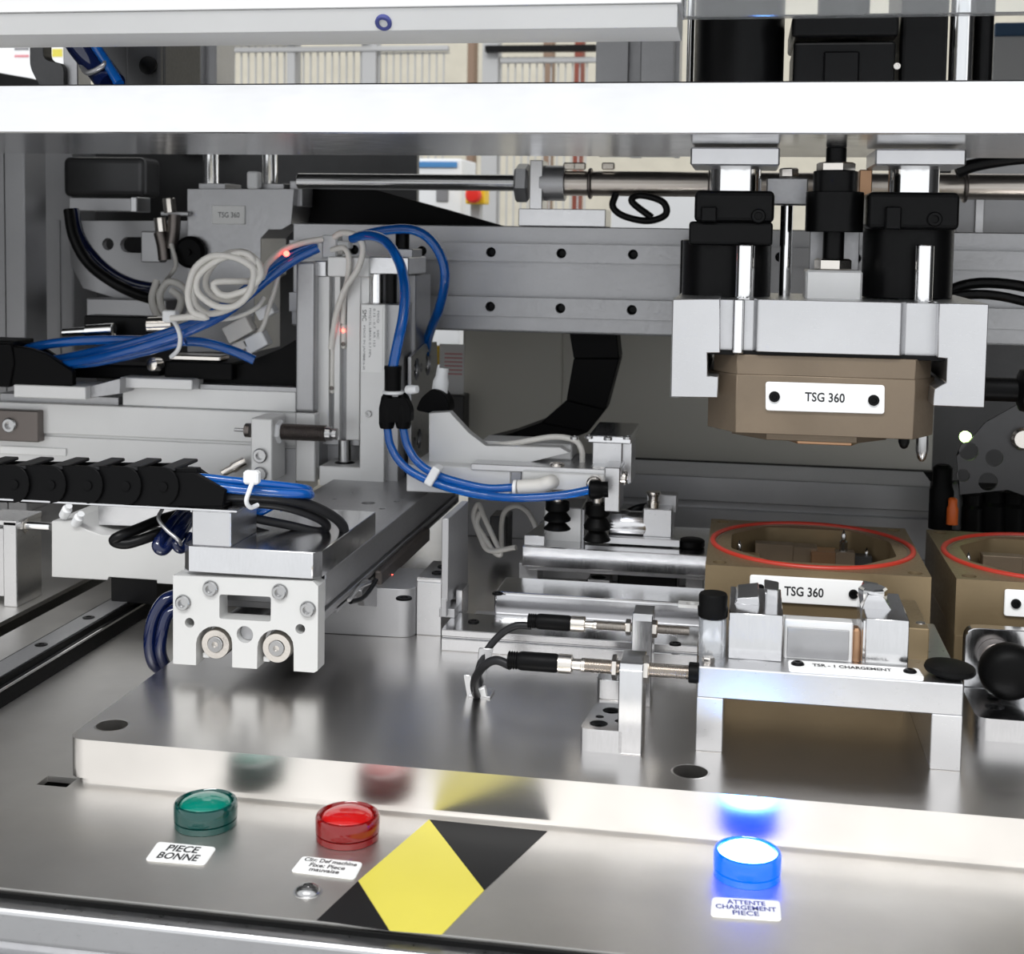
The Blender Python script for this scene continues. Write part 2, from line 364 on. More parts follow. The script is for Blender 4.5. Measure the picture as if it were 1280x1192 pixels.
# ================================================================== upper structure
up = thing('press_top_plate', 'polished aluminium plate spanning above the stations, carrying the press', 'plate')
box('plate', up, 'alu_polished', -640, 420, 725, 925, 305.3, 333, 0.8)
tb = thing('cross_beam', 'bright white aluminium cross beam above the press plate', 'beam')
xe = oy(852, 10, 640).x
prism('beam', tb, 'alu_white', 'yz', [(640, 420), (640, 359.5), (690, 359.5), (690, 420)], -480, xe)
prism('lower_edge', tb, 'alu_white', 'yz', [(641, 359.4), (646, 349), (690, 349), (690, 359.4)], -480, xe-2)
pc = oy(480, 27, 645)
screw(tb, (pc.x, pc.y, pc.z), (0, -0.8, -0.62), 4.2, 'ink_blue')
ac = tag(box('acrylic_strip', None, 'acrylic', xe+0.5, 330, 641, 649, 353, 420, 0.6), 'clear acrylic guard strip continuing the cross beam', 'guard')
# ================================================================== loading table in front of the nest
lt = thing('loading_table', 'aluminium loading table with two legs and clamping jaws on the base plate', 'fixture')
box('table_top', lt, 'alu', -18.6, 106.2, 649, 752, 26.8, 42, 0.6)
box('leg', lt, 'alu', -18.6, -5.6, 649, 750, 0, 26.8, 0.4)
box('leg', lt, 'alu', 92.0, 106.2, 649, 750, 0, 26.8, 0.4)
def jaw(u0, u1, v0, side):
    x0, x1 = oy(u0, 800, 665).x, oy(u1, 800, 665).x; zt = oy((u0+u1)/2, v0, 665).z
    j = prism('jaw', lt, 'alu_smooth', 'yz', [(665, 42), (665, zt), (712, zt+1.0), (716, zt-4), (716, 42)], x0, x1)
    return x0, x1, zt
x0, x1, zt = jaw(910.5, 978, 767, -1)
pp = oy(965, 752, 690); prism('jaw_tip', lt, 'alu_smooth', 'xy', rnd([(pp.x-4, 684), (pp.x+2.8, 682), (pp.x+3.5, 700), (pp.x-4, 704)], 1.5), 42, zt+8)
prism('jaw_wedge', lt, 'alu_smooth', 'xz', [(x0+2, zt), (x0+15, zt), (x0+14.5, zt+5), (x0+4, zt+3.2)], 680, 708)
x0, x1, zt = jaw(1082, 1136, 774, 1)
pp = oy(1086, 752, 690)
lathe('jaw_tip', lt, 'chrome', (pp.x+2, 692, 42), Z_, [(5, 0), (5.4, 14), (6.4, 26), (7.2, zt-37), (7.2, zt-34), (6.2, zt-33)], 8, 20)
prism('jaw_wedge', lt, 'alu_smooth', 'xz', [(x0-1, zt-0.5), (x1-6, zt-0.5), (x1-11, zt+6.5), (x0+2, zt+7.5)], 682, 710)
fr = pbox('centre_block', lt, 'alu_white', 980, 776, 1066, 826, 672, 7, 0.6)
cbp = pbox('face_plate', lt, 'alu_grey', 984, 786, 1061, 823, 670.6, 1.6, 0.2)
pbox('pink_rod', lt, 'copper', 1065, 786, 1076, 830, 672, 8, 1.5)
pbox('chrome_rod', lt, 'chrome', 1077, 776, 1083, 830, 672, 6, 1.5)
cpl = thing('name_plate', 'white engraved CHARGEMENT plate lying on the loading table edge', 'name plate')
q = [(985, 824), (1147, 837.5), (1153, 850), (986, 837)]
z1 = 44.2
qq = [oz(u, v, z1) for u, v in q]
ylo = max(649.6, min(p.y for p in qq)); yhi = min(663.5, max(p.y for p in qq))
xa, xb = qq[0].x, qq[1].x+1
prism('plate', cpl, 'label_white', 'xy', rnd([(xa, ylo), (xb+1, ylo), (xb, yhi), (xa, yhi)], 2.0), 42, z1)
text(cpl, 'ink', 'TSR - 1 CHARGEMENT', ((xa+xb)/2-1, (ylo+yhi)/2+0.6, z1), X_, Y_, (yhi-ylo)*0.42, width=(xb-xa)*0.60, bold=0.03)
for u, v in ((997, 829.5), (1138, 841)):
    p = oz(u, v, z1); lathe('screw', cpl, 'black_metal', (p.x, (ylo+yhi)/2, z1), Z_, [(3.2, 0), (3.2, 0.5), (2.4, 1.3), (1.2, 1.5), (1.0, 0.6), (0, 0.6)], 16)
pbox('bronze_block', lt, 'bronze_light', 1092, 784, 1161, 834, 684, 55, 0.5)
pn = oy(1157, 786, 690); cyl('dowel', lt, 'nickel', (pn.x-2, 694, pn.z-1), (pn.x-2, 694, pn.z+2.2), 2.6)
pk = oz(1187, 845, 42)
lathe('bumper', lt, 'black_rubber', (pk.x, pk.y+1, 42), (0.05, -0.03, 1), [(7, 0), (7, 1.6), (11.6, 2.2), (12.2, 3.2), (11.6, 5.0), (9.5, 5.6), (0, 5.9)], 32)
pk = oy(890, 800, 664)
lathe('bumper_post', lt, 'acrylic_clear', (pk.x, 668, 42), Z_, [(6.8, 0), (6.8, 19), (6.4, 19.6)], 24)
lathe('bumper', lt, 'black_rubber', (pk.x, 668, 61.6), Z_, [(6.0, 0), (7.4, 0.8), (7.6, 5), (7.0, 6), (7.2, 11), (6.6, 12.2), (0, 12.4)], 24)
pn = oz(883, 827, 42); hexn('nut', lt, 'nickel', (pn.x+1, 656, 42), (pn.x+1, 656, 45), 3.2)

# ================================================================== nests (bottom tools)
def nest(x0, label, lab_u, first):
    t = thing('tool_nest', label, 'tool nest', 'bronze tool nests')
    w = 126; y0, y1 = 775, 905; zt = 62; xc, yc = x0+w/2, 841
    oct_ = [(xc+49*sx, yc+20*sy) if k else (xc+26*sx, yc+47*sy) for sx, sy, k in ((1, -1, 1), (1, 1, 1), (1, 1, 0), (-1, 1, 0), (-1, 1, 1), (-1, -1, 1), (-1, -1, 0), (1, -1, 0))]
    cor = [(x0+8, y0+8), (x0+w-8, y0+8), (x0+w-8, y1-8), (x0+8, y1-8)]
    prism('body', t, 'bronze_light', 'xy', rect(x0, x0+w, y0, y1), 30, zt, holes=[rnd(oct_, 4)]+[circ(a, b, 4.2, 16) for a, b in cor])
    box('lower_body', t, 'bronze_light', x0, x0+w, y0, y1, 0, 30, 0.4)
    for a, b in cor: lathe('bolt', t, 'black_metal', (a, b, 52), Z_, [(3.9, -6), (3.9, 4), (3.4, 4.5), (2, 4.5), (2, 2), (0, 2)], 16)
    torus('seal_ring', t, 'seal_red', (xc, yc, zt+0.3), Z_, 60.5, 1.7, 64)
    torus('ring_groove', t, 'bronze', (xc, yc, zt-0.5), Z_, 57.6, 1.0, 64, 6)
    # pocket contents
    for dx, dy, sx, sy, h, mm in ((-22, 14, 12, 5, 22, 'bronze'), (-4, 16, 9, 6, 21, 'bronze'), (9, 14, 8, 8, 19, 'copper'), (22, 10, 6, 5, 20, 'bronze'), (-36, 4, 5, 6, 16, 'bronze_light'), (31, 14, 8, 5, 17, 'alu_dark')):
        box('insert', t, mm, xc+dx-sx, xc+dx+sx, yc+dy-sy+14, yc+dy+sy+14, 30, 34+h, 0.4)
    for dx, dy, h in ((-44, 2, 26), (21, 12, 34), (36, 18, 22)):
        lathe('pin', t, 'screw_steel', (xc+dx, yc+dy+12, 34), Z_, [(2.6, 0), (2.6, h-8), (1.6, h-7), (1.6, h-4), (0, h)], 14)
    zl0, zl1 = (oy(1000, 754, 774).z, oy(1000, 721.5, 774).z)
    xl0 = oy(lab_u, 735, 774).x; xl1 = xl0+64
    nm = prism('name_plate', t, 'label_white', 'xz', rnd(rect(xl0, xl1, zl0, zl1), 1.6), 773, 775)
    if first:
        text(nm, 'ink', 'TSG 360', ((xl0+xl1)/2-1.5, 773, (zl0+zl1)/2-0.4), X_, Z_, 7.4, width=22, bold=0.022)
    for xx in (xl0+6, xl1-6): screw(nm, (xx, 773, (zl0+zl1)/2), NY, 2.7, 'black_metal', 1.0)
    return t
nest(-19, 'bronze tool nest with red seal ring behind the loading table', 937, True)
nest(120.5, 'bronze tool nest with red seal ring behind the black ball bumper', 1256, False)
# ---- clamp bracket with ball bumper at the right
cb = thing('bumper_bracket', 'polished steel angle bracket with black ball bumper beside the loading table', 'bracket')
prism('base', cb, 'alu_smooth', 'xy', rnd([(120, 693), (240, 693), (240, 748), (120, 748)], [7, 0, 0, 4]), 0, 11.5, holes=[circ(132, 712, 5, 18), circ(133, 724, 3, 14), circ(152, 715, 5, 18), circ(150, 704, 2.6, 14)])
xs = oy(1206, 800, 742).x
prism('upright', cb, 'alu_smooth', 'xz', rnd([(xs, 11.5), (xs+110, 11.5), (xs+110, 44), (xs, 44)], [0, 0, 0, 7]), 741, 749)
pb_ = oy(1262, 832, 716)
lathe('bumper_stem', cb, 'dark_thread', (pb_.x-3, 741, 30), (0.0, -1, -0.05), [(9, 0), (9, 8), (7.5, 9), (7.5, 14)], 24)
lathe('ball_bumper', cb, 'black_rubber', (pb_.x, 729, 29), (0.02, -1, -0.08), [(8, 0), (13, 3), (15, 7), (15, 12), (13, 16.5), (9, 19), (0, 20)], 32, 60)
for a, b, r in ((132, 712, 4.6), (152, 715, 4.6)): lathe('bolt', cb, 'black_metal', (a, b, 1), Z_, [(r, 0), (r, 6), (r-0.6, 6.5), (2.4, 6.5), (2.2, 3), (0, 3)], 16)

# ================================================================== press head over the nest
ph = thing('assembly_press', 'press head with bronze TSG 360 tool on guide columns under the top plate', 'press')
YT = 776
zc = lambda u, v, y=YT: oy(u, v, y).z
xx = lambda u, v=500, y=YT: oy(u, v, y).x
# bronze tool: octagonal block with slotted flange
zt, zb = oy(1030, 446, YT).z, oy(1030, 545, YT).z
def octa(x0, x1, xf0, xf1, y0, y1, c): return [(x0, y0+c), (xf0, y0), (xf1, y0), (x1, y0+c), (x1, y1-c), (xf1, y1), (xf0, y1), (x0, y1-c)]
xl, xr, xf0, xf1 = xx(884), xx(1174), xx(920), xx(1143)
zn0, zn1 = oy(1030, 471, YT).z, oy(1030, 452, YT).z
prism('tool_body', ph, 'bronze', 'xy', octa(xl, xr, xf0, xf1, YT, YT+130, 22), zb, zn0-0.0)
prism('tool_neck', ph, 'bronze', 'xy', octa(xl+3, xr-3, xf0, xf1, YT, YT+128, 16), zn0, zt)
prism('tool_boss', ph, 'bronze', 'xy', octa(xx(915), xx(1118), xx(960), xx(1075), YT+14, YT+110, 20), zb-5.5, zb)
prism('tool_boss', ph, 'copper', 'xy', octa(xx(990), xx(1080), xx(1000), xx(1070), YT+20, YT+90, 10), zb-8, zb-5.5)
lp = prism('name_plate', ph, 'label_white', 'xz', rnd(pxz([(957, 477), (1106, 481.5), (1105.5, 517.5), (957, 513)], YT-2), 1.8), YT-2, YT)
p = oy(1031, 496.5, YT-2); text(lp, 'ink', 'TSG 360', p, (1, 0, -0.008), Z_, 7.2, width=22, bold=0.022)
for u, v in ((968, 495.5), (1092, 500)):
    p = oy(u, v, YT-2); screw(lp, p, NY, 3.1, 'black_metal', 0.9)
for u, y, m_, r, L in ((1130, YT+25, 'black_metal', 3.2, 10), (1153, YT+25, 'screw_steel', 3.6, 17)):
    x = oy(u, 550, y).x; lathe('guide_pin', ph, m_, (x, y, zb+1), (0, 0, -1), [(r, 0), (r, L*0.62), (r*0.7, L*0.9), (r*0.3, L), (0, L)], 16)
# holder
prism('clamp_jaw', ph, 'alu', 'xz', pxz([(841, 374), (900, 373.5), (900, 441), (884, 441), (884, 470), (898, 470.5), (897, 497), (838.5, 496)], YT-6), YT-6, YT+118)
prism('clamp_jaw', ph, 'alu', 'xz', pxz([(1174, 379), (1236, 380), (1230.5, 509.5), (1166, 507), (1168, 486), (1183, 478), (1184, 448), (1172, 447)], YT-6), YT-6, YT+118)
prism('crossbar', ph, 'alu', 'xz', pxz([(900, 374), (1174, 379), (1172, 447), (900, 440)], YT+6), YT+6, YT+112, bev=0.3)
prism('crossbar_boss', ph, 'alu', 'xy', rnd([(xx(938), YT+6), (xx(944), YT-4), (xx(1122), YT-4), (xx(1132), YT+6)], 2), oy(1030, 441, YT).z, oy(1030, 375.5, YT).z, bev=0.3)
pbox('tool_gap', ph, 'black_metal', 884, 441, 1183, 447, YT+2, 100, 0.2)  # black strip filling the gap between crossbar and tool
lathe('locking_knob', ph, 'black_plastic', (oy(1230, 485, YT+40).x, YT+40, oy(1230, 486, YT+40).z), X_, [(7, 0), (7, 18), (12, 20), (13, 24), (13, 60)], 24)
# columns
yc = 842
def vcyl(name, m_, uc, v0, v1, wpx, y=yc, seg=28, par=None, ch=0.6):
    x = oy(uc, (v0+v1)/2, y).x; r = wpx/2/F*y
    return cyl(name, par or ph, m_, (x, y, oy(uc, v1, y-r).z), (x, y, oy(uc, v0, y-r).z), r, seg, ch)
def column(uc, du, right):
    vcyl('guide_column', 'chrome', uc, 196, 380, 62 if not right else 60)
    x = oy(uc, 240, yc).x
    if not right:
        pbox('column_flange', ph, 'alu', 863, 184, 975, 207, yc-38, 60, 1)
        pbox('collar', ph, 'black_metal', 868, 238, 968, 278, yc-34, 66, 3)
        pbox('collar_step', ph, 'black_metal', 861, 277, 966, 307, yc-34, 66, 2)
        vcyl('bushing', 'black_metal', 908, 300, 374, 108)
    else:
        pbox('column_flange', ph, 'alu', 1094, 186, 1208, 207, yc-38, 60, 1)
        pbox('collar', ph, 'black_metal', 1085, 240, 1200, 287, yc-34, 66, 3)
        vcyl('bushing', 'black_metal', 1134, 284, 374, 106)
    
column(918, 0, False); column(1140, 0, True)
for u, v in ((948, 270), (1168, 274), (1260, 0)):
    if u < 1200:
        p = oy(u, v, yc-34); screw(ph, p, NY, 4.3, 'black_metal', 1.2)
for u, v0, v1 in ((886, 258, 277), (1117, 258, 287)): pbox('collar_lug', ph, 'black_metal', u-10, v0, u+10, v1, yc-40, 8, 0.8)
vcyl('tie_rod', 'chrome', 931, 306, 376, 23, yc-44, 18); vcyl('tie_rod', 'chrome', 923, 374, 442, 15, YT-1, 16)
vcyl('tie_rod', 'chrome', 982, 256, 376, 15, yc+10, 16); vcyl('tie_rod', 'chrome', 1155, 306, 378, 22, yc-44, 18)
# central coupling
pbox('coupling_base', ph, 'alu_white', 1007, 338, 1078, 376, yc-30, 40, 1.2)
xk = oy(1042, 300, yc-14).x
def zz(v): return oy(1042, v, yc-14).z
hexn('lock_nut', ph, 'nickel', (xk, yc-14, zz(338)), (xk, yc-14, zz(323)), 11)
cyl('spindle', ph, 'black_metal', (xk, yc-14, zz(325)), (xk, yc-14, zz(285)), 6.3)
cyl('coupling', ph, 'black_metal', (xk, yc-14, zz(290)), (xk, yc-14, zz(240)), 17)
cyl('coupling_neck', ph, 'black_metal', (xk, yc-14, zz(241)), (xk, yc-14, zz(214)), 13)
hexn('lock_nut', ph, 'nickel', (xk, yc-14, zz(215)), (xk, yc-14, zz(203)), 11.5)
cyl('spindle', ph, 'black_metal', (xk, yc-14, zz(205)), (xk, yc-14, 305.2), 6)
pbox('coupling_plate', ph, 'alu_grey', 1012, 288, 1074, 340, yc+6, 6, 0.4)
pbox('bracket_lug', ph, 'alu_grey', 958, 222, 1010, 256, yc+14, 20, 0.8); hexn('lock_nut', ph, 'nickel', oy(986, 222, yc+20), oy(986, 210, yc+20), 6)
pbox('bronze_lug', ph, 'copper', 1074, 212, 1090, 252, yc+16, 14, 0.5)
# above the top plate
pd = thing('press_drive', 'black press drive with columns standing on the top plate', 'drive')
zu = 333.0
def ucyl(name, m_, u0, u1, y, z0, z1, seg=28):
    a, b = oy(u0, 70, y).x, oy(u1, 70, y).x; return cyl(name, pd, m_, ((a+b)/2, y, z0), ((a+b)/2, y, z1), (b-a)/2, seg, 0.5)
ucyl('upper_bushing', 'black_metal', 868, 980, 830, zu, 470); ucyl('upper_column', 'chrome', 858, 868, 850, zu, 470, 14)
box('drive_block', pd, 'black_metal', oy(992, 60, 800).x, oy(1120, 60, 800).x, 800, 880, zu, 364, 2)
box('drive_cap', pd, 'black_metal', oy(990, 30, 796).x, oy(1124, 30, 796).x, 796, 880, 366, 378, 2)
ucyl('drive_cylinder', 'black_metal', 1020, 1085, 820, 366, 480)
box('drive_rib', pd, 'black_metal', oy(1030, 60, 797).x, oy(1075, 60, 797).x, 797, 801, zu, 358, 1)
box('side_block', pd, 'black_metal', oy(1125, 60, 810).x, oy(1185, 60, 810).x, 810, 890, zu, 470, 3)
ucyl('upper_column', 'chrome', 1186, 1216, 815, zu, 470); ucyl('upper_column', 'black_metal', 1216, 1241, 830, zu, 470, 18)
pn = oy(1121, 83, 800); screw(pd, (pn.x, 799.5, pn.z), NY, 2.2, 'nickel')
# ================================================================== sensor bracket and proximity sensors
sb = thing('sensor_bracket', 'aluminium sensor bracket with two posts left of the loading table', 'bracket')
zf = oy(750, 912, 637).z; xa, xb, xc_ = oy(724, 920, 637).x, oy(772, 920, 637).x, oy(802, 920, 637).x
prism('foot', sb, 'alu_smooth', 'xy', rnd([(xa, 637), (xb+2, 637), (xb+2, 676), (xa+4, 676)], [5, 0, 0, 5]), 0, zf,
      holes=[circ(xa+8.5, 645.5, 4.6, 18), circ(xa+13, 665, 4.6, 18), circ(xa+8, 655, 2.2, 12), circ(xa+18, 651, 2.2, 12)])
for a, b in ((xa+8.5, 645.5), (xa+13, 665)): lathe('bolt', sb, 'black_metal', (a, b, 1), Z_, [(4.3, 0), (4.3, 5), (3.8, 5.5), (2.2, 5.5), (2, 3), (0, 3)], 16)
ztp = oy(787, 831, 637).z
prism('post', sb, 'alu_smooth', 'yz', rnd([(637, 0), (661, 0), (661, ztp), (640, ztp), (637, ztp-3)], 0.5), xb, xc_)
zr = oy(800, 769, 705).z; xr0, xr1 = oy(789.5, 800, 705).x, oy(815, 800, 705).x
prism('post', sb, 'alu_smooth', 'yz', [(705, 0), (726, 0), (726, zr), (708, zr), (705, zr-3)], xr0, xr1)
prism('foot', sb, 'alu_smooth', 'xy', rnd([(oy(745, 850, 712).x, 712), (xr0+1, 712), (xr0+1, 745), (oy(745, 850, 712).x, 745)], [6, 0, 0, 6]), 0, 11)
def prox(label, y, v, ub, un, us, up0, up1, un2, ue, ut, rc, rb, cable, tipmat):
    t = thing('proximity_sensor', label, 'sensor', 'proximity sensors')
    z = oy((us+up0)/2, v, y).z
    X = lambda u: (oy(u, v, y).x, y, z)
    def c_(n, m_, a, b, r, **k): return cyl(n, t, m_, X(a), X(b), r, **k)
    prof = []; L = X(un)[0]-X(ub)[0]
    for k in range(4): prof += [(rc*0.82, L*0.05*k), (rc*0.95, L*0.05*k+L*0.015), (rc*0.95, L*0.05*k+L*0.03), (rc*0.82, L*0.05*k+L*0.035)]
    prof += [(rc*0.9, L*0.22), (rc, L*0.27), (rc, L*0.96), (rc*0.92, L)]
    lathe('plug', t, 'black_plastic', X(ub), X_, prof, 20)
    lathe('coupling_nut', t, 'nickel', X(un), X_, [(rc*0.85, 0), (rc*1.02, 0.5), (rc*1.02, X(us)[0]-X(un)[0]-0.5), (rc*0.8, X(us)[0]-X(un)[0])], 16, 25)
    lathe('neck', t, 'nickel', X(us), X_, [(rb*0.8, -0.5), (rb*0.8, 4), (rb*0.98, 4.4), (rb*0.98, 6)], 18)
    threaded('barrel', t, 'thread', (X(us)[0]+5, y, z), X(ue), rb, 0.8)
    hexn('lock_nut', t, 'nickel', X(up0-7), X(up0), rb*1.75)
    hexn('lock_nut', t, 'nickel', X(up1), X(un2), rb*1.9)
    if tipmat: cyl('tip', t, tipmat, X(ue-1), X(ut), rb*1.4)
    ptube('cable', t, 'cable_grey', [(ub+4, v, y)]+cable, rc*0.48)
    return t
prox('thick proximity sensor in the front post, black tip at the loading table', 648, 832, 635, 697, 716, 772, 802, 812, 862, 874, 4.7, 3.6,
     [(620, 825, 650), (605, 832, 655), (595, 846, 668), (593, 860, 690), (597, 872, 703)], 'black_rubber')
prox('thin proximity sensor in the rear post behind the thick one', 715, 782, 660, 713, 732, 789, 815, 822, 862, 862, 4.3, 2.5,
     [(645, 782, 715), (628, 791, 715), (612, 808, 714), (601, 828, 712), (597, 848, 710), (600, 868, 706)], None)
cl = thing('cable_clip', 'bent metal clip holding the sensor cables upright on the base plate', 'clip')
prism('flag', cl, 'alu', 'xz', pxz([(599, 809), (617, 810), (606, 850), (601, 868), (592, 868)], 712), 711.2, 712)
prism('flag', cl, 'alu_smooth', 'xz', pxz([(579, 842), (589, 843), (594, 872), (584, 873)], 704), 703.2, 704)
prism('clip_block', cl, 'alu_white', 'xz', pxz([(596, 862), (606, 857), (610, 873), (599, 877)], 702), 700, 704)
p = oz(597, 876, 0)
box('clip_foot', cl, 'alu', p.x-6, p.x+6, 700, 713, 0, 1.2, 0.2)

# ================================================================== rail profiles on the base plate
rp = thing('slide_rail', 'stepped aluminium slide rail running behind the sensor bracket', 'rail')
x0, x1 = oy(551, 812, 777).x, -22
for z0, z1, d in ((0, 7.6, 0), (7.6, 8.8, 1.6), (8.8, 13, 0)):
    box('front_rail', rp, 'alu_smooth', x0, x1, 777+d, 815, z0, z1, 0.5)
box('rear_rail', rp, 'alu_smooth', x0+22, x1+2, 832, 872, 8, 23, 1.8)
box('rear_rail', rp, 'alu_grey', x0+20, x1+2, 835, 872, 0, 8, 0.3)
box('rail_web', rp, 'alu_grey', x0+10, x1, 815, 836, 0, 9, 0.3)
for u, v, z in ((592, 777, 13), (844, 805, 13), (622, 742, 23)):
    p = oz(u, v, z); lathe('bolt', rp, 'black_metal', (p.x, p.y, z), Z_, [(3.6, -0.2), (3.6, 0.4), (3.1, 0.9), (1.8, 0.9), (1.6, 0.2), (0, 0.2)], 16)
p = oz(866, 758, 23); prism('end_tab', rp, 'alu_white', 'xy', rnd([(p.x-9, p.y-4), (p.x+6, p.y-4), (p.x+10, p.y), (p.x+6, p.y+5), (p.x-9, p.y+5)], 1), 23, 25, holes=[circ(p.x-1, p.y, 3, 14)])
box('tie_piece', rp, 'alu_smooth', oy(571, 750, 820).x, oy(580, 750, 820).x, 816, 834, 9, 27, 0.5)

# ---- stands under the linear module
st = thing('support_block', 'rounded aluminium support block under the linear module', 'block')
prism('block', st, 'alu_grey', 'xy', rnd([(-262, 795), (-198, 797), (-198, 850), (-262, 850)], [0, 10, 10, 0]), 0, 30.5)
p = oz(505, 748, 30.5); lathe('bolt', st, 'black_metal', (p.x, p.y, 30.5), Z_, [(5, -0.2), (5, 0.5), (4.5, 0.9), (2.5, 0.9), (2.3, 0.2), (0, 0.2)], 18)
s2 = thing('support_post', 'tall aluminium support post between module and slide rail', 'post')
xa, xb = oy(520.5, 760, 805).x, oy(552, 760, 805).x; zt = oy(536, 722, 805).z
box('post', s2, 'alu', xa, xb, 805, 850, 0, zt-3, 0.5); box('cap', s2, 'alu_smooth', xa-0.4, xb+0.4, 804.4, 850, zt-3, zt, 0.8)
for yy in (818, 834): lathe('bolt', s2, 'black_metal', (xb-6, yy, zt), Z_, [(3.6, -0.2), (3.6, 0.4), (3.2, 0.8), (1.8, 0.8), (1.6, 0.2), (0, 0.2)], 16)
sp_ = thing('stop_plate', 'upright grey stop plate beside the linear module', 'plate')
xs = oy(552.5, 700, 800).x
pts = pyz([(561, 648), (585, 626), (585, 733), (566, 749), (560, 752)], xs+4.4)
prism('plate', sp_, 'alu_grey', 'yz', pts, xs, xs+4.4)
ya = min(a for a, b in pts); box('leg', sp_, 'alu_grey', xs, xs+3.6, ya, ya+12, oy(556, 771, ya).z, oy(556, 748, ya).z, 0.3)
box('foot', sp_, 'alu_grey', xs-2, xs+8, ya+4, ya+26, 13.0, oy(556, 765, ya+10).z+4, 0.3)

# ================================================================== linear module (roller slide) with end plate
lm = thing('linear_module', 'long aluminium linear module with white end plate and two rollers', 'linear module')
Y0 = 695
def e(x, y): return (200+x/5.818, 700+y/5.818)
out = [e(95, 110), e(1112, 153), e(1150, 190), e(1146, 803), e(1120, 817), e(972, 806), e(972, 640)]
out += [e(840+132*math.cos(t), 632-128*math.sin(t)) for t in [math.pi*k/10 for k in range(1, 10)]]
out += [e(708, 632), e(705, 790), e(525, 778), e(525, 608)]
out += [e(394+131*math.cos(t), 604-124*math.sin(t)) for t in [math.pi*k/10 for k in range(1, 10)]]
out += [e(262, 604), e(262, 763), e(95, 752)]
o2 = pxz(out, Y0)
def hpx(x, y, r, n=20): c = oy(*e(x, y), Y0); return circ(c.x, c.z, r, n)
win = rnd(pxz([e(432, 248), e(807, 266), e(805, 447), e(432, 425)], Y0), 1.5)
prism('end_plate', lm, 'alu_matte', 'xz', o2, Y0, Y0+12, holes=[win, hpx(617, 540, 4.8), hpx(215, 455, 2.8), hpx(1020, 500, 2.8)])
for x, y in ((369, 205), (170, 308), (872, 230), (1076, 356)):
    c = oy(*e(x, y), Y0); screw(lm, (c.x, Y0, c.z), NY, 4.2, 'screw_steel', 0.8)
    torus('washer', lm, 'screw_steel', (c.x, Y0-0.05, c.z), NY, 4.4, 0.35, 24, 6)
for x, y in ((403, 612), (848, 640)):
    c = oy(*e(x, y), Y0+2)
    rl = lathe('roller', lm, 'nickel', (c.x, Y0+12, c.z), NY, [(8.3, 0), (8.3, 9.5), (8.0, 10), (4.8, 10), (4.7, 9.2), (3, 9.2)], 32)
    lathe('roller_bolt', rl, 'screw_steel', (c.x, Y0+3.5, c.z), NY, [(4.5, 0), (4.5, 2.2), (4.2, 2.5), (1.8, 2.5), (1.6, 0.6), (0, 0.6)], 24)
    box('roller_lip', rl, 'alu_white', c.x-9.2, c.x-5.5, Y0+6, Y0+12, c.z-9.4, c.z-6.6, 0.2)
    cyl('guide_tube', lm, 'alu_grey', (c.x, Y0+12, c.z+2), (c.x, 1040, c.z+2), 8, 20)
c = oy(*e(617, 540), Y0); cyl('plug', lm, 'alu_grey', (c.x, Y0+5, c.z), (c.x, Y0+8, c.z), 4.7)
box('window_back', lm, 'alu_grey', -290, -240, Y0+30, Y0+32, 38, 57, 0.1)
# body: side walls around the hollow end
box('side_wall', lm, 'alu_grey', -232, -226, Y0+12, 1060, 35, 40, 0.4); box('side_wall', lm, 'alu_grey', -232, -226, Y0+12, 1060, 43, 61, 0.4)
box('side_wall', lm, 'alu_grey', -309, -303, Y0+12, 1060, 35, 61, 0.4)
xm0, xm1 = -309, -226
tp = [(-262, 845, 4.4), (-256, 868, 5), (-258, 905, 5), (-246, 852, 2), (-245, 862, 2.3), (-243, 888, 2.3), (-240, 915, 2.3), (-239, 928, 1.6), (-285, 912, 1.8), (-280, 938, 1.4)]
prism('top_deck', lm, 'alu_grey', 'xy', rect(xm0, xm1-5, Y0+12, 1060), 57, 61, holes=[circ(a, b, r, 16) for a, b, r in tp])
box('top_deck_strip', lm, 'alu_grey', xm1-4.4, xm1+0.4, Y0+12, 1058, 58, 61.2, 0.4)
box('bottom_web', lm, 'alu_grey', xm0, xm1, Y0+34, 1060, 33, 37, 0.3)
box('sensor_slot', lm, 'alu_grey', -232, -229, Y0+12, 1060, 39.5, 43.5, 0)
ct = prism('cover_plate', lm, 'alu_smooth', 'xy', [(-305.5, 700), (-301, 695), (-229.5, 695), (-225.5, 700), (-225.5, 808), (-303, 808)], 61.2, 76)
# side sensor on the module
ms = thing('side_sensor', 'small dark sensor with red light on the side of the linear module', 'sensor')
pc = ox(470, 742, -224)
prism('holder', ms, 'alu_grey', 'yz', pyz([(456, 757), (477, 759), (478, 736), (462, 724), (452, 738)], -221), -225.4, -221)
p0, p1 = ox(474, 722, -222), ox(535, 672, -222)
box('body', ms, 'dark_thread', -225.4, -220.5, p0.y, p1.y, p0.z-6, p0.z+4, 1)
lp_ = ox(490, 720, -220.5); lathe('led', ms, 'led_red', (-220.6, lp_.y, lp_.z), X_, [(1.4, 0), (1.2, 0.5), (0, 0.8)], 12)
tube('wire', ms, 'cable_black', [ox(470, 725, -220), ox(462, 738, -219), ox(452, 748, -219), ox(438, 752, -221)], 1.4)
tube('clip_wire', ms, 'alu', [ox(462, 728, -219), ox(448, 735, -219), ox(436, 750, -220)], 1.2)

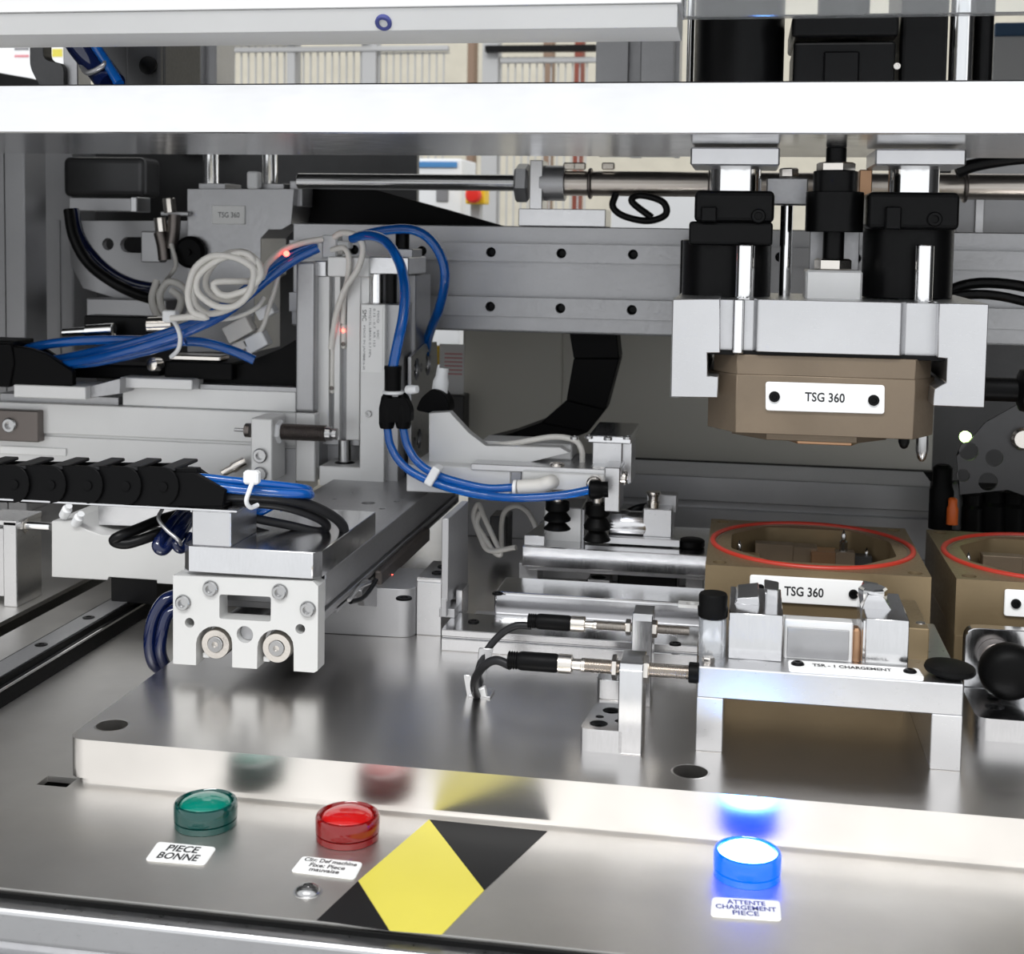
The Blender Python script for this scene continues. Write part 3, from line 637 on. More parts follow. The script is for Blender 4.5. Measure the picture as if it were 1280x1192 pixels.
# ================================================================== cable chain on the module
ec = thing('cable_chain', 'black plastic cable chain resting on the bracket above the linear module', 'cable chain', 'black cable chains')
YC = 696
edges = [-56, -10, 36, 82, 128, 176, 223]
for k in range(len(edges)-1):
    a, b = edges[k], edges[k+1]
    vt, vb = 581.5+0.012*b, 628+0.020*b
    h = (vb-vt)/2; cx_ = b-h*0.8
    arc = [(cx_+h*0.8*math.sin(t), (vt+vb)/2-h*math.cos(t)) for t in [math.pi*j/8 for j in range(9)]]
    lk = prism('link', ec, 'black_plastic', 'xz', pxz([(a-16, vt)]+arc+[(a-16, vb)], YC), YC, YC+1.6, bev=0.4)
    xs_ = [v.co.x for v in lk.data.vertices]; x0_, x1_ = min(xs_), max(xs_)
    for v in lk.data.vertices: v.co.y += 0.0030*(x1_-v.co.x)/(x1_-x0_)
    prism('link_body', ec, 'black_plastic', 'xz', pxz([(a+2, vt+1), (b+22, vt+1.5), (b+22, vb-1), (a+2, vb-1)], YC+2), YC+3.4, YC+5, bev=0.3)
    prism('link_body', ec, 'black_plastic', 'xz', pxz([(a+2, vt-6), (b+12, vt-6), (b+12, vb-8), (a+2, vb-8)], YC+36), YC+33.5, YC+36, bev=0.3)
    zt = oy(b, vt, YC).z; xa = oy(a+22, vt, YC).x; xb = oy(b-6, vt, YC).x
    box('cross_bar', ec, 'cable_grey', xa, xb, YC+1.5, YC+34, zt-2.6, zt-0.6, 0.5)
    box('wire_bed', ec, 'cable_black', oy(a, vt, YC).x, oy(b, vt, YC).x, YC+5, YC+32, zt-14, zt-5, 0.5)
    lathe('pivot', ec, 'black_plastic', oy(cx_, (vt+vb)/2, YC), NY, [(2.6, -0.2), (2.6, 0.15), (2.2, 0.22), (0, 0.22)], 18)
prism('end_link', ec, 'black_plastic', 'xz', pxz([(215, 590), (243, 591), (281, 613), (278, 632.5), (200, 633)], YC+2), YC+2, YC+6, bev=0.4)
prism('end_link', ec, 'black_plastic', 'xz', pxz([(215, 582), (250, 585), (281, 606), (278, 622), (200, 622)], YC+34), YC+31, YC+35, bev=0.4)
zb = oy(150, 632, YC).z
box('chain_floor', ec, 'black_plastic', -470, oy(276, 630, YC).x, YC+3, YC+34, zb+0.6, zb+2.5, 0.3)
cbk = thing('chain_bracket', 'square aluminium bracket carrying the cable chain on the module cover', 'bracket')
xa, xb = oy(240, 660, YC).x, oy(288.5, 660, YC).x
box('bracket', cbk, 'alu', xa, xb, YC, YC+40, 76, zb-0.8, 0.5); box('tray', cbk, 'alu_smooth', -470, xb+3, YC+1, YC+38, zb-0.8, zb+0.5, 0.2)
# tubes leaving the chain
G = 'tubes leaving the lower cable chain'
tag(ptube('blue_tube', None, 'tube_blue', [(190, 606, 708), (240, 597, 708), (290, 601, 712), (340, 606, 720), (375, 610, 728), (386, 613, 736), (378, 618, 742), (352, 626, 744), (325, 640, 742), (296, 652, 740)], 2.6), 'upper blue air tube leaving the lower cable chain', 'tube', G)
tag(ptube('blue_tube', None, 'tube_blue', [(190, 614, 703), (250, 607, 703), (300, 612, 706), (350, 616, 712), (380, 617, 720), (388, 619, 730), (376, 625, 736), (350, 634, 736)], 2.6), 'middle blue air tube leaving the lower cable chain', 'tube', G)
tag(ptube('blue_tube', None, 'tube_blue', [(195, 618, 714), (260, 612, 714), (320, 610, 720), (360, 612, 732), (382, 611, 745), (372, 615, 752), (345, 622, 754)], 2.4), 'lower blue air tube leaving the lower cable chain', 'tube', G)
G = 'grey cables looping on the module cover'
tag(ptube('grey_cable', None, 'cable_grey', [(230, 622, 708), (290, 620, 708), (345, 622, 714), (390, 632, 728), (420, 648, 742), (430, 662, 750), (422, 672, 752), (395, 676, 748), (350, 672, 742), (318, 664, 740)], 3.0), 'thick grey cable making the outer loop on the module cover', 'cable', G)
tag(ptube('grey_cable', None, 'cable_grey', [(240, 626, 716), (300, 628, 716), (350, 632, 722), (390, 644, 734), (408, 656, 744), (398, 664, 748), (360, 656, 744), (320, 648, 738), (300, 642, 736)], 2.7), 'thin grey cable making the inner loop on the module cover', 'cable', G)
tag(ptube('cable_tie', None, 'tie_white', [(311, 590, 706), (317, 597, 697), (312, 612, 694), (308, 626, 695), (313, 634, 699), (322, 631, 705)], 1.3), 'white cable tie around the blue tubes of the lower chain', 'cable tie')
tag(pbox('tie_head', None, 'tie_white', 303, 589, 322, 606, 695, 6, 1.2), 'white head of the cable tie at the lower chain', 'cable tie')
G = 'dark cables hanging under the chain'
tag(ptube('black_cable', None, 'cable_black', [(236, 640, 745), (205, 648, 735), (175, 660, 722), (150, 670, 712), (143, 676, 712), (160, 679, 714), (195, 668, 722), (232, 655, 735)], 3.2), 'black cable loop hanging left of the chain bracket', 'cable', G)
tag(ptube('navy_tube', None, 'tube_navy', [(232, 636, 742), (218, 650, 730), (205, 668, 718), (197, 682, 712), (206, 686, 714), (222, 664, 724), (238, 645, 738)], 3.4), 'navy blue tube loop hanging beside the chain bracket', 'tube', G)
tag(ptube('navy_tube', None, 'tube_navy', [(240, 650, 740), (230, 664, 726), (220, 680, 716), (228, 686, 718), (240, 668, 726)], 2.6), 'short navy tube tight against the chain bracket', 'tube', G)
tag(ptube('cable_tie', None, 'alu_grey', [(203, 636, 720), (198, 648, 712), (208, 662, 708), (222, 674, 707), (226, 680, 712)], 1.1), 'grey cable tie around the hanging dark tubes', 'cable tie')
G = 'dark hoses beside the end plate'
tag(ptube('navy_tube', None, 'tube_navy', [(222, 744, 735), (205, 752, 730), (192, 775, 728), (188, 805, 728), (193, 828, 732), (206, 838, 745)], 4.2), 'dark navy hose curving down left of the end plate', 'tube', G)
tag(ptube('navy_tube', None, 'tube_navy', [(224, 760, 728), (210, 768, 724), (203, 790, 722), (201, 815, 724), (208, 834, 732)], 3.4), 'second navy hose tucked behind the end plate', 'tube', G)
tag(ptube('blue_tube', None, 'tube_blue', [(186, 790, 735), (183, 808, 734), (186, 824, 738)], 1.8), 'thin bright blue tube along the navy hoses', 'tube', G)

# ================================================================== carriage on the black rail, left
rl_ = thing('guide_rail', 'black guide rail with bright edge on the deck, left of the base plate', 'rail')
prism('rail', rl_, 'black_metal', 'xz', [(-438, -23), (-412, -23), (-413, -14), (-416, -12), (-416, -8), (-434, -8), (-434, -12), (-438, -14)], 520, 1250, bev=0.3)
box('rail_strip', rl_, 'alu_grey', -432, -417.5, 520, 1250, -8.2, -7.4, 0.2)
box('rail_edge', rl_, 'chrome', -414.4, -413.0, 520, 1250, -14.4, -12.4, 0.3)
for yy in (640, 700, 757, 818): lathe('bolt', rl_, 'black_metal', (-425, yy, -7.4), Z_, [(4, -0.2), (4, 0.3), (3.2, 0.6), (1.8, 0.6), (1.6, 0.1), (0, 0.1)], 16)
cg = thing('carriage', 'white aluminium carriage block riding on the black guide rail', 'carriage')
YB = 857
prism('block', cg, 'alu_matte', 'xz', pxz([(64.5, 651), (90, 650), (108, 662), (128, 669), (240, 671), (240, 732), (196, 729), (196, 725), (136, 721), (134.5, 725), (64.5, 721)], YB), YB, YB+80)
prism('upper_block', cg, 'alu', 'xz', pxz([(123, 630), (240, 632), (240, 660), (123, 656)], YB+15), YB+15, YB+70)
box('runner', cg, 'black_metal', oy(137, 725, YB).x, oy(195, 727, YB).x, YB+2, YB+75, -8, oy(165, 722, YB).z, 0.4)
box('link_arm', cg, 'alu', -380, -306, YB+10, YB+70, 18, 46, 0.5)
for u, v in ((82, 640), (97, 650)): 
    p = oy(u, v, YB-2); lathe('fitting', cg, 'tie_white', p, (0.5, -0.4, 0.6), [(3.5, -4), (3.5, 4), (2.4, 5), (2.4, 8)], 12)
lb = thing('stop_bracket', 'aluminium angle bracket with adjusting screw left of the carriage', 'bracket')
p = oz(20, 765, -23)
box('upright', lb, 'alu', oy(4, 700, 880).x, oy(21, 700, 880).x, 880, 915, -23, oy(12, 652, 880).z, 0.6)
box('web', lb, 'alu', oy(-30, 700, 890).x, oy(5, 700, 890).x, 890, 912, oy(0, 745, 890).z, oy(0, 660, 890).z, 0.4)
box('top_arm', lb, 'alu', oy(-30, 650, 880).x, oy(21, 650, 880).x, 880, 915, oy(12, 657, 880).z, oy(12, 652, 880).z+1, 0.4)
z_ = oy(40, 657, 892).z
cyl('adjusting_screw', lb, 'chrome', (oy(21, 657, 892).x, 892, z_), (oy(64, 657, 892).x, 892, z_), 3.2); hexn('lock_nut', lb, 'nickel', (oy(28, 657, 892).x, 892, z_), (oy(34, 657, 892).x, 892, z_), 5.6)
gl = tag(lathe('indicator', None, 'led_green', oy(122, 764, 820)+Vector((0, 0, -1)), (0, -0.5, 1), [(0, -0.6), (1.6, -0.5), (1.6, 0.3), (0, 0.9)], 12), 'tiny green indicator light on the deck beside the rail', 'indicator')
gl.location.z = -22.4*S; WC[gl].z = -22.4
# ================================================================== transverse arm (left)
xa_ = thing('transverse_arm', 'white aluminium transverse arm carrying the vertical slide', 'arm')
YA = 992
pbox('upper_bar', xa_, 'alu_white', 153, 486, 370, 511, YA+4, 60, 0.6)
pbox('middle_bar', xa_, 'alu_white', -60, 508, 370, 546, YA, 60, 0.6)
pbox('lower_bar', xa_, 'alu_white', -60, 549, 370, 612, YA+1, 56, 0.6)
pbox('groove', xa_, 'alu_white', -60, 545, 370, 550, YA+3, 50, 0)
pbox('end_cap', xa_, 'alu_white', 369.5, 516, 394, 602, YA-2, 62, 0.8)
pbox('arm_end_rail', xa_, 'alu_grey', 340, 560, 370, 604, YA-0.5, 2, 0.3)
pbox('clamp_block', xa_, 'dark_thread', -40, 512, 48, 551, YA-8, 10, 0.8)
p = oy(13, 531, YA-8); screw(xa_, p, NY, 6.0, 'screw_steel', 1.2)
pbox('chain_tray', xa_, 'alu_white', 17, 482, 107, 498, YA-28, 40, 0.6)
prism('tray_wedge', xa_, 'alu_grey', 'xz', pxz([(107, 484), (150, 473), (150, 492), (107, 498)], YA-20), YA-20, YA+14, bev=0.3)
pbox('tray_top', xa_, 'alu_white', 150, 473, 240, 486, YA-10, 60, 0.6)
pbox('tray_step', xa_, 'alu_grey', 0, 494, 148, 509, YA+6, 30, 0.3)
pbox('white_strip', xa_, 'label_white', 0, 559, 82, 568, YA-1, 2, 0.2)
gp = thing('guard_sheet', 'black bent guard sheet on the transverse arm beside the vertical slide', 'guard')
prism('sheet', gp, 'black_plastic', 'xz', pxz([(371, 424), (371, 489), (252, 489), (252, 462), (300, 456), (325, 446), (350, 436)], YA+12), YA+12, YA+30, bev=0.4)
pbox('base_strip', gp, 'alu_grey', 250, 482, 371, 488, YA+4, 9, 0.3)
# black pneumatic valve parts on the arm
vb_ = thing('valve_block', 'black valve block with steel clip on the transverse arm', 'valve')
pbox('body', vb_, 'black_plastic', 205, 452, 290, 474, YA+2, 36, 1.5); pbox('steel_clip', vb_, 'nickel', 211, 444, 275, 451, YA+4, 20, 1)
lathe('port', vb_, 'nickel', oy(198, 455, YA), (-0.3, -1, 0.1), [(5.5, 0), (5.5, 8), (4, 9)], 14); pbox('socket', vb_, 'black_plastic', 90, 456, 200, 474, YA+8, 30, 2)
# upper cable chain
e2 = thing('cable_chain', 'black plastic cable chain end on the transverse arm at the left', 'cable chain', 'black cable chains')
prism('end_link', e2, 'black_plastic', 'xz', pxz([(14, 432), (36, 435), (58, 442), (91, 464), (91, 482), (10, 481)], YA-26), YA-26, YA-20, bev=0.8)
prism('end_link', e2, 'black_plastic', 'xz', pxz([(14, 428), (36, 430), (58, 436), (91, 458), (91, 476), (10, 475)], YA+6), YA+4, YA+9, bev=0.8)
prism('link', e2, 'black_plastic', 'xz', pxz([(-40, 428), (14, 430), (17, 455), (12, 484), (-40, 482)], YA-28), YA-28, YA-22, bev=0.8)
pbox('cross_bar', e2, 'black_plastic', -40, 425, 16, 432, YA-26, 32, 0.8)
# shock absorber
sa = thing('shock_absorber', 'black threaded shock absorber with white nut in the arm stop block', 'shock absorber')
za = oy(370, 540, YA-18).z; XX = lambda u: (oy(u, 540, YA-18).x, YA-18, za)
pbox('stop_block', sa, 'alu_white', 313.5, 523, 340, 602, YA-32, 30, 0.8)
for v in (569, 592): p = oy(326, v, YA-32); screw(sa, p, NY, 5.6, 'screw_steel', 1.2)
hexn('lock_nut', sa, 'tie_white', XX(342), XX(353), 9)
threaded('barrel', sa, 'dark_thread', XX(350), XX(408), 6.4, 1.3); lathe('tip', sa, 'screw_steel', XX(407), X_, [(5.6, 0), (5.6, 4.5), (4.5, 6), (4.5, 9), (0, 9.2)], 20)
cyl('rear_cap', sa, 'dark_thread', XX(307), XX(314), 5.5); cyl('pin', sa, 'screw_steel', XX(293), XX(308), 1.4)
lathe('knob', sa, 'nickel', oy(303, 578, YA-6), (-0.75, -0.5, -0.45), [(4, -2), (4.4, 8), (3.2, 10), (3.2, 18)], 14)

# ================================================================== vertical slide unit
zs = thing('vertical_slide', 'white vertical pneumatic slide unit with printed label', 'slide unit')
YV = 1000
pbox('side_plate', zs, 'alu_grey', 369.5, 327, 393, 515, YV-10, 66, 2.0)
pbox('side_cap', zs, 'alu', 392, 326, 408, 346, YV-2, 50, 0.8)
pbox('top_cap', zs, 'alu_white', 409, 321, 462, 346, YV-4, 60, 0.8)
pbox('top_block', zs, 'alu', 461, 321, 511, 343, YV-2, 56, 0.8)
pbox('body_strip', zs, 'alu_white', 396, 345, 411.5, 550, YV, 56, 0.5)
pbox('body_strip', zs, 'alu_white', 417.5, 345, 425, 550, YV, 56, 0.5)
pbox('body_strip', zs, 'alu_white', 433, 345, 450, 550, YV, 56, 0.5)
pbox('body_back', zs, 'alu_grey', 396, 345, 450, 556, YV+7, 50, 0.3)
pbox('body_lip', zs, 'alu_white', 450, 346, 462, 382, YV+2, 50, 0.4)
pbox('sensor_rod', zs, 'cable_white', 412, 434, 417, 492, YV-1, 6, 1.0); pbox('sensor_rod', zs, 'cable_white', 426, 404, 432, 436, YV-1, 6, 1.0)
for u, v in ((414.5, 485), (429, 430)): p = oy(u, v, YV-1); screw(zs, p, NY, 1.7, 'dark_thread', 0.4, seg=12)
p = oy(429, 413, YV-1); lathe('led', zs, 'led_red', p, NY, [(1.5, -0.2), (1.4, 0.6), (0, 1.0)], 12)
fb = pbox('slide_table', zs, 'alu_white', 450, 380, 481, 608, YV-14, 16, 0.6)
pbox('slide_table_side', zs, 'alu_grey', 480.5, 380, 499, 612, YV-8, 60, 0.8)  # greyer than the table front: the shade of this side face is in the colour
pbox('slide_back', zs, 'alu_grey', 462, 343, 494, 390, YV+8, 40, 0.6)
cyl('slide_rod', zs, 'chrome', oy(471, 342, YV+2), oy(471, 386, YV+2), 5); cyl('slide_rod', zs, 'black_metal', oy(489, 342, YV+2), oy(489, 386, YV+2), 4.5)
pbox('table_foot', zs, 'alu_white', 399, 583, 451, 608, YV-14, 70, 0.6)
pbox('cavity_back', zs, 'alu_grey', 398, 548, 451, 584, YV+20, 4, 0); pbox('cavity_side', zs, 'alu_grey', 396, 548, 399, 584, YV-2, 24, 0)
p0, p1 = oy(431, 549, YV+4), oy(431, 577, YV+4); cyl('stop_rod', zs, 'screw_steel', p0, p1, 5); lathe('stop_bumper', zs, 'black_metal', (p1.x, p1.y, p1.z-2.5), Z_, [(8, 0), (8, 2), (5, 3)], 18)
p = oy(461, 517, YV-14); screw(zs, p, NY, 2.6, 'screw_steel', 0.5)
pl_ = pbox('type_label', fb, 'label_white', 452, 382, 478, 465, YV-14.4, 0.6, 0)
def vt(s, u, v, size, w, m_='ink_grey'): text(pl_, m_, s, oy(u, v, YV-14.5), (0, 0, -1), X_, size, width=w)
vt('SMC', 455.5, 394, 4.6, 8.5, 'ink'); vt('MADE IN JAPAN', 455, 428, 2.2, 26); vt('MXS16-50', 455, 452, 2.4, 12)
for u, v, s, w in ((462.5, 400, 'MXQ12L-50', 18), (462.5, 430, 'MAX 0.7 MPa', 20), (468, 398, '0.15 - 0.7', 15), (468, 424, 'KR 123', 11), (472.5, 396, 'MXQ', 9), (472.5, 418, '50C', 7)): vt(s, u, v, 2.3, w)
# vertical grey plate behind the slide
pbox('back_plate', zs, 'alu_grey', 499, 343, 519, 600, YV+30, 50, 0.8)
lathe('top_stud', zs, 'black_metal', oy(503, 315, YV+24), Z_, [(8, -8), (8, -3), (5.5, -2), (5.5, 16), (4, 17)], 18)
pbox('top_stud_base', zs, 'alu_grey', 486, 311, 516, 330, YV+12, 30, 0.6)
# white plug on top with cables
pg = thing('cable_plug', 'white angled plug block on top of the vertical slide', 'plug')
pbox('body', pg, 'tie_white', 402, 293, 421, 323, YV+4, 16, 1.2); pbox('nozzle', pg, 'tie_white', 420, 301, 437, 311, YV+6, 10, 1); pbox('lower_nozzle', pg, 'cable_white', 414, 309, 430, 318, YV+6, 10, 1)

# ================================================================== gripper bracket and vacuum head
gr = thing('vacuum_gripper', 'aluminium vacuum gripper arm with two black bellows cups', 'gripper')
YG = 908
xq = oy(514, 500, 1010).x
pts = pyz([(514, 446), (530, 430), (546, 427), (549, 520), (543, 556), (532, 590), (514, 596)], xq)
hl = []
for u, v, r in ((521, 461, 9), (526.5, 459, 4), (535, 454, 10), (524, 548, 8), (518, 552, 4)):
    p = ox(u, v, xq); hl.append(circ(p.y, p.z, r, 14))
pm = ox(530, 500, xq)
pts2 = pts
prism('hole_plate', gr, 'alu', 'yz', pts2, xq-2.5, xq, holes=[h for h in hl])
for u, v, r in ((521, 461, 8.6), (526.5, 459, 3.8), (535, 454, 9.6), (524, 548, 7.6), (518, 552, 3.8)):
    p = ox(u, v, xq); lathe('bolt', gr, 'black_metal', (xq-4.5, p.y, p.z), X_, [(r, 0), (r, 2.2), (r*0.8, 2.8), (r*0.45, 2.8), (r*0.4, 1), (0, 1)], 16)
prism('gusset', gr, 'alu_white', 'xz', pxz([(536, 516), (562, 515), (585, 540), (607, 557), (700, 559), (712, 566), (600, 592), (536, 594)], YG+14), YG+14, YG+24, bev=0.4)
pbox('arm_block', gr, 'alu_white', 508, 583, 638, 617, YG-2, 30, 0.6)
pbox('arm_tail', gr, 'alu_white', 508, 584, 538, 614, YG+20, 90, 0.5)
box('arm_plate', gr, 'alu', oy(590, 580, YG).x, oy(778, 590, YG).x, YG-4, YG+60, oy(680, 590, YG).z, oy(680, 582, YG).z, 0.5)
pbox('arm_upper', gr, 'alu_white', 600, 553, 715, 573, YG+26, 30, 1.0)
pbox('head_block', gr, 'alu', 740, 552, 778, 582, YG+20, 44, 0.8); pbox('head_top', gr, 'alu_smooth', 735, 545, 789, 554, YG+8, 70, 0.6)
pbox('head_side', gr, 'alu', 776, 552, 790, 604, YG+24, 30, 0.6)
for u, v in ((708, 543), (726, 542), (750, 544), (774, 543)): p = oz(u+10, v+4, oy(760, 545, YG+8).z); lathe('screw', gr, 'screw_steel', p, Z_, [(3, -1), (3, 0.8), (2.4, 1.2), (1.4, 1.2), (1.2, 0.3), (0, 0.3)], 14)
pbox('manifold', gr, 'alu_white', 652, 591, 756, 613, YG-8, 20, 0.8); pbox('manifold_end', gr, 'alu', 755, 584, 775, 640, YG-6, 30, 0.8)
pbox('manifold_side', gr, 'alu_grey', 638, 588, 652, 612, YG, 24, 0.6)
for u, v in ((696, 583), (747, 589)): p0 = oy(u, v+4, YG+2); lathe('port_plug', gr, 'nickel', p0, Z_, [(5.2, -3), (5.2, 4), (4.6, 4.8), (2.5, 4.8), (2.3, 2), (0, 2)], 18)
lathe('side_plug', gr, 'nickel', oy(775, 597, YG+6), X_, [(5, 0), (5, 4), (4, 5), (2.3, 5), (2, 3), (0, 3)], 16)
def cup(u, v0, v1, y):
    x = oy(u, v0, y).x; z0 = oy(u, v0, y).z; z1 = oy(u, v1, y).z; H = z0-z1
    return lathe('bellows_cup', gr, 'black_rubber', (x, y, z0), (0, 0, -1), [(4.5, 0), (8.2, 0.5), (8.4, H*0.30), (6.2, H*0.40), (9.4, H*0.60), (9.2, H*0.68), (5.6, H*0.76), (9.4, H*0.97), (9.2, H), (5, H*0.88), (0, H*0.85)], 24, 25)
cup(697, 626, 661, YG); cup(747, 628, 675, YG)
for u in (697, 747):
    a, b = oy(u, 612, YG), oy(u, 630, YG); cyl('cup_stem', gr, 'nickel', a, b, 4)
# fittings
ef = thing('elbow_fitting', 'white push-in elbow fitting on the gripper manifold', 'fitting')
tube('elbow', ef, 'cable_white', [oy(648, 609, YG-16), oy(675, 607, YG-16), oy(686, 603, YG-16), oy(690, 602, YG-8)], 5.2, seg=16)
lathe('release_ring', ef, 'label_white', oy(641, 609.5, YG-16), X_, [(4, 0), (5.6, 0.5), (5.6, 2.5), (4, 3)], 18)
bf = tag(lathe('push_fitting', None, 'black_plastic', oy(736, 612, YG-18), (1, 0.1, 0.05), [(4.6, 0), (6.4, 1), (6.4, 7), (5.4, 9), (5.4, 13), (0, 13)], 20), 'black push-in fitting at the end of the gripper manifold', 'fitting')
lathe('fitting_cap', gr, 'nickel', oy(744, 603, YG-8), NY, [(5.5, 0), (5.5, 6), (4.5, 7), (0, 7)], 18)

# Y connectors and blue tubes
yf = thing('y_connector', 'black push-in Y connector feeding two blue tubes', 'connector')
lathe('inlet', yf, 'black_plastic', oy(491, 493, YG-6), Z_, [(5.6, 0), (5.6, 2), (5.9, 17), (6.2, 18), (6.0, 20)], 20)
lathe('outlet', yf, 'black_plastic', oy(483.5, 535, YG-6), Z_, [(4.6, 0), (5.0, 1), (5.6, 3), (5.6, 14), (4.0, 22), (2, 25)], 18); lathe('outlet', yf, 'black_plastic', oy(504, 535, YG-6), Z_, [(4.6, 0), (5.0, 1), (5.6, 3), (5.6, 14), (4.0, 22), (2, 25)], 18)
prism('shoulder', yf, 'black_plastic', 'xz', rnd(pxz([(479, 497), (508, 497), (514, 511), (514, 528), (474, 528), (474, 511)], YG-10), 2.5), YG-11, YG-2)
tie = tag(torus('cable_tie', None, 'tie_white', oy(492, 490, YG-6), Z_, 6.8, 1.3, 28, 8), 'white cable tie around the black Y connector', 'cable tie')
tag(lathe('tie_head', None, 'tie_white', oy(508, 487, YG-10), (0.9, -0.3, 0.1), [(2.5, 0), (3.2, 1), (3.2, 5), (2.6, 9), (0, 9.5)], 14), 'white head of the cable tie beside the Y connector', 'cable tie')
y2 = thing('y_connector', 'black angled connector cap behind the holed gripper plate', 'connector')
prism('cap', y2, 'black_plastic', 'xz', rnd(pxz([(521, 512), (528, 496), (541, 485), (554, 488), (563, 503), (563, 516), (542, 516)], YG+40), 3), YG+36, YG+54)
lathe('neck', y2, 'tie_white', oy(550, 487, YG+46), (0.1, 0.1, 1), [(6, -2), (6, 6), (4.5, 10), (4.5, 16)], 16)
G = 'blue air tubes at the gripper'
tag(ptube('blue_tube', None, 'tube_blue', [(440, 298, 990), (462, 294, 980), (484, 303, 965), (500, 330, 945), (506, 362, 925), (504, 395, 912), (498, 425, 904), (492, 455, 902), (490, 474, 902)], 3.8, seg=12), 'blue air tube arching down into the black Y connector', 'tube', G)
tag(ptube('blue_tube', None, 'tube_blue', [(446, 296, 1004), (480, 288, 1008), (515, 287, 1010), (538, 300, 1012), (553, 325, 1014), (556, 352, 1016), (549, 385, 1030), (540, 408, 1048), (535, 424, 1062), (532, 442, 1074)], 3.8, seg=12), 'blue air tube arching to the holed gripper plate', 'tube', G)
tag(ptube('blue_tube', None, 'tube_blue', [(484, 534, YG-6), (488, 556, YG-9), (500, 577, YG-13), (522, 594, YG-17), (560, 609, YG-20), (605, 619, YG-22), (650, 622, YG-25), (700, 619, YG-24), (738, 612, YG-18)], 2.9, seg=12), 'lower blue tube from the Y connector to the black fitting', 'tube', G)
tag(ptube('blue_tube', None, 'tube_blue', [(504, 534, YG-6), (509, 556, YG-9), (522, 577, YG-13), (543, 592, YG-15), (575, 603, YG-17), (610, 610, YG-17), (643, 609, YG-16)], 2.9, seg=12), 'upper blue tube from the Y connector to the white elbow', 'tube', G)
tt = tag(pbox('cable_tie', None, 'tie_white', 534, 583, 545, 609, YG-24, 14, 1.5), 'white cable tie around the two gripper tubes', 'cable tie')
tt.rotation_euler = (0, 0.5, 0)
# blue bundle on the left
G = 'blue tubes on the transverse arm'
tag(ptube('blue_tube', None, 'tube_blue', [(398, 310, 990), (370, 324, 985), (340, 345, 978), (310, 370, 970), (280, 393, 964), (250, 408, 960), (215, 422, 958), (170, 436, 958), (120, 448, 964), (80, 455, 974), (40, 460, 984)], 3.5, seg=12), 'long blue tube sloping from the slide plug to the chain', 'tube', G)
tag(ptube('blue_tube', None, 'tube_blue', [(396, 303, 998), (366, 316, 995), (338, 334, 990), (306, 362, 983), (276, 384, 978), (246, 402, 974), (205, 417, 972), (160, 430, 972), (115, 440, 977), (75, 448, 986), (40, 452, 992)], 3.5, seg=12), 'upper blue tube of the sloping bundle', 'tube', G)
tag(ptube('blue_tube', None, 'tube_blue', [(10, 446, 990), (40, 434, 986), (75, 428, 984), (120, 425, 984), (170, 425, 985), (215, 426, 985), (255, 428, 986), (290, 438, 988), (318, 450, 992)], 3.8, seg=12), 'bright blue tube bowing over the arm into the chain', 'tube', G)
tag(ptube('blue_tube', None, 'tube_blue', [(60, 460, 984), (90, 456, 976), (120, 453, 972), (160, 445, 969), (200, 435, 967), (232, 426, 968)], 3.2, seg=12), 'short dark blue tube under the sloping bundle', 'tube', G)
t1 = thing('cable_tie', 'white cable tie around the blue tube bundle on the arm', 'cable tie')
ptube('strap', t1, 'tie_white', [(211, 397, 958), (219, 404, 950), (225, 420, 947), (223, 436, 950), (214, 446, 956)], 1.7); pbox('head', t1, 'tie_white', 202, 388, 219, 403, 950, 8, 1.5)

# white cables
G = 'white sensor cables'
def coil(name, ma, uc, vc, y, ru, rv, turns, r, label, tilt=0.5, tail=(), head=()):
    pts = list(head); n = int(turns*12)
    for k in range(n+1):
        a = 2*math.pi*k/12+2.4; s = 1.08-0.34*k/n+0.05*math.sin(k*1.7)
        du, dv = ru*s*math.cos(a), rv*s*math.sin(a)
        pts.append((uc+du*math.cos(tilt)-dv*math.sin(tilt)+24*(k/n-0.5)+3*math.sin(k*0.9), vc+du*math.sin(tilt)+dv*math.cos(tilt)-16*(k/n-0.5), y-8*math.sin(a*0.5)+6*k/n))
    return tag(ptube(name, None, ma, pts+list(tail), r, n=4), label, 'cable', G)
coil('white_cable', 'cable_white', 284, 350, 942, 42, 33, 4.2, 2.5, 'white sensor cable coiled in loose rings beside the slide', -0.6, head=[(214, 398, 938), (238, 396, 936)], tail=[(322, 350, 958), (334, 330, 970), (355, 312, 985), (380, 303, 992), (404, 299, 996)])
tag(ptube('white_cable', None, 'cable_white', [(418, 296, 996), (428, 291, 992), (444, 294, 988), (454, 308, 986), (448, 335, 986), (432, 360, 990), (421, 390, 996), (416, 420, 999), (414, 436, 1000)], 2.5), 'white cable bowing over the slide into its left slot', 'cable', G)
tag(ptube('white_cable', None, 'cable_white', [(415, 312, 1000), (430, 310, 994), (436, 322, 992), (435, 345, 994), (430, 370, 998), (429, 404, 1001)], 2.2), 'white cable dropping straight into the right slide slot', 'cable', G)
rd = tag(lathe('indicator', None, 'led_red', oy(358, 317, 978), NY, [(0, -1.5), (2.2, -1), (2.2, 0.8), (0, 1.6)], 12), 'tiny red light on the white cable above the blue tubes', 'indicator')
cc = thing('cable_connector', 'translucent white cable connectors hanging behind the blue tubes', 'connector')
for u, v, w, h, a in ((296, 412, 34, 22, -0.5), (318, 428, 28, 20, -0.5), (300, 432, 20, 12, -0.4), (330, 390, 22, 14, -0.5)):
    o = pbox('plug', cc, 'tie_white' if u > 310 else 'cable_white', u-w/2, v-h/2, u+w/2, v+h/2, 1006, 14, 1.5); o.rotation_euler = (0, a, 0)
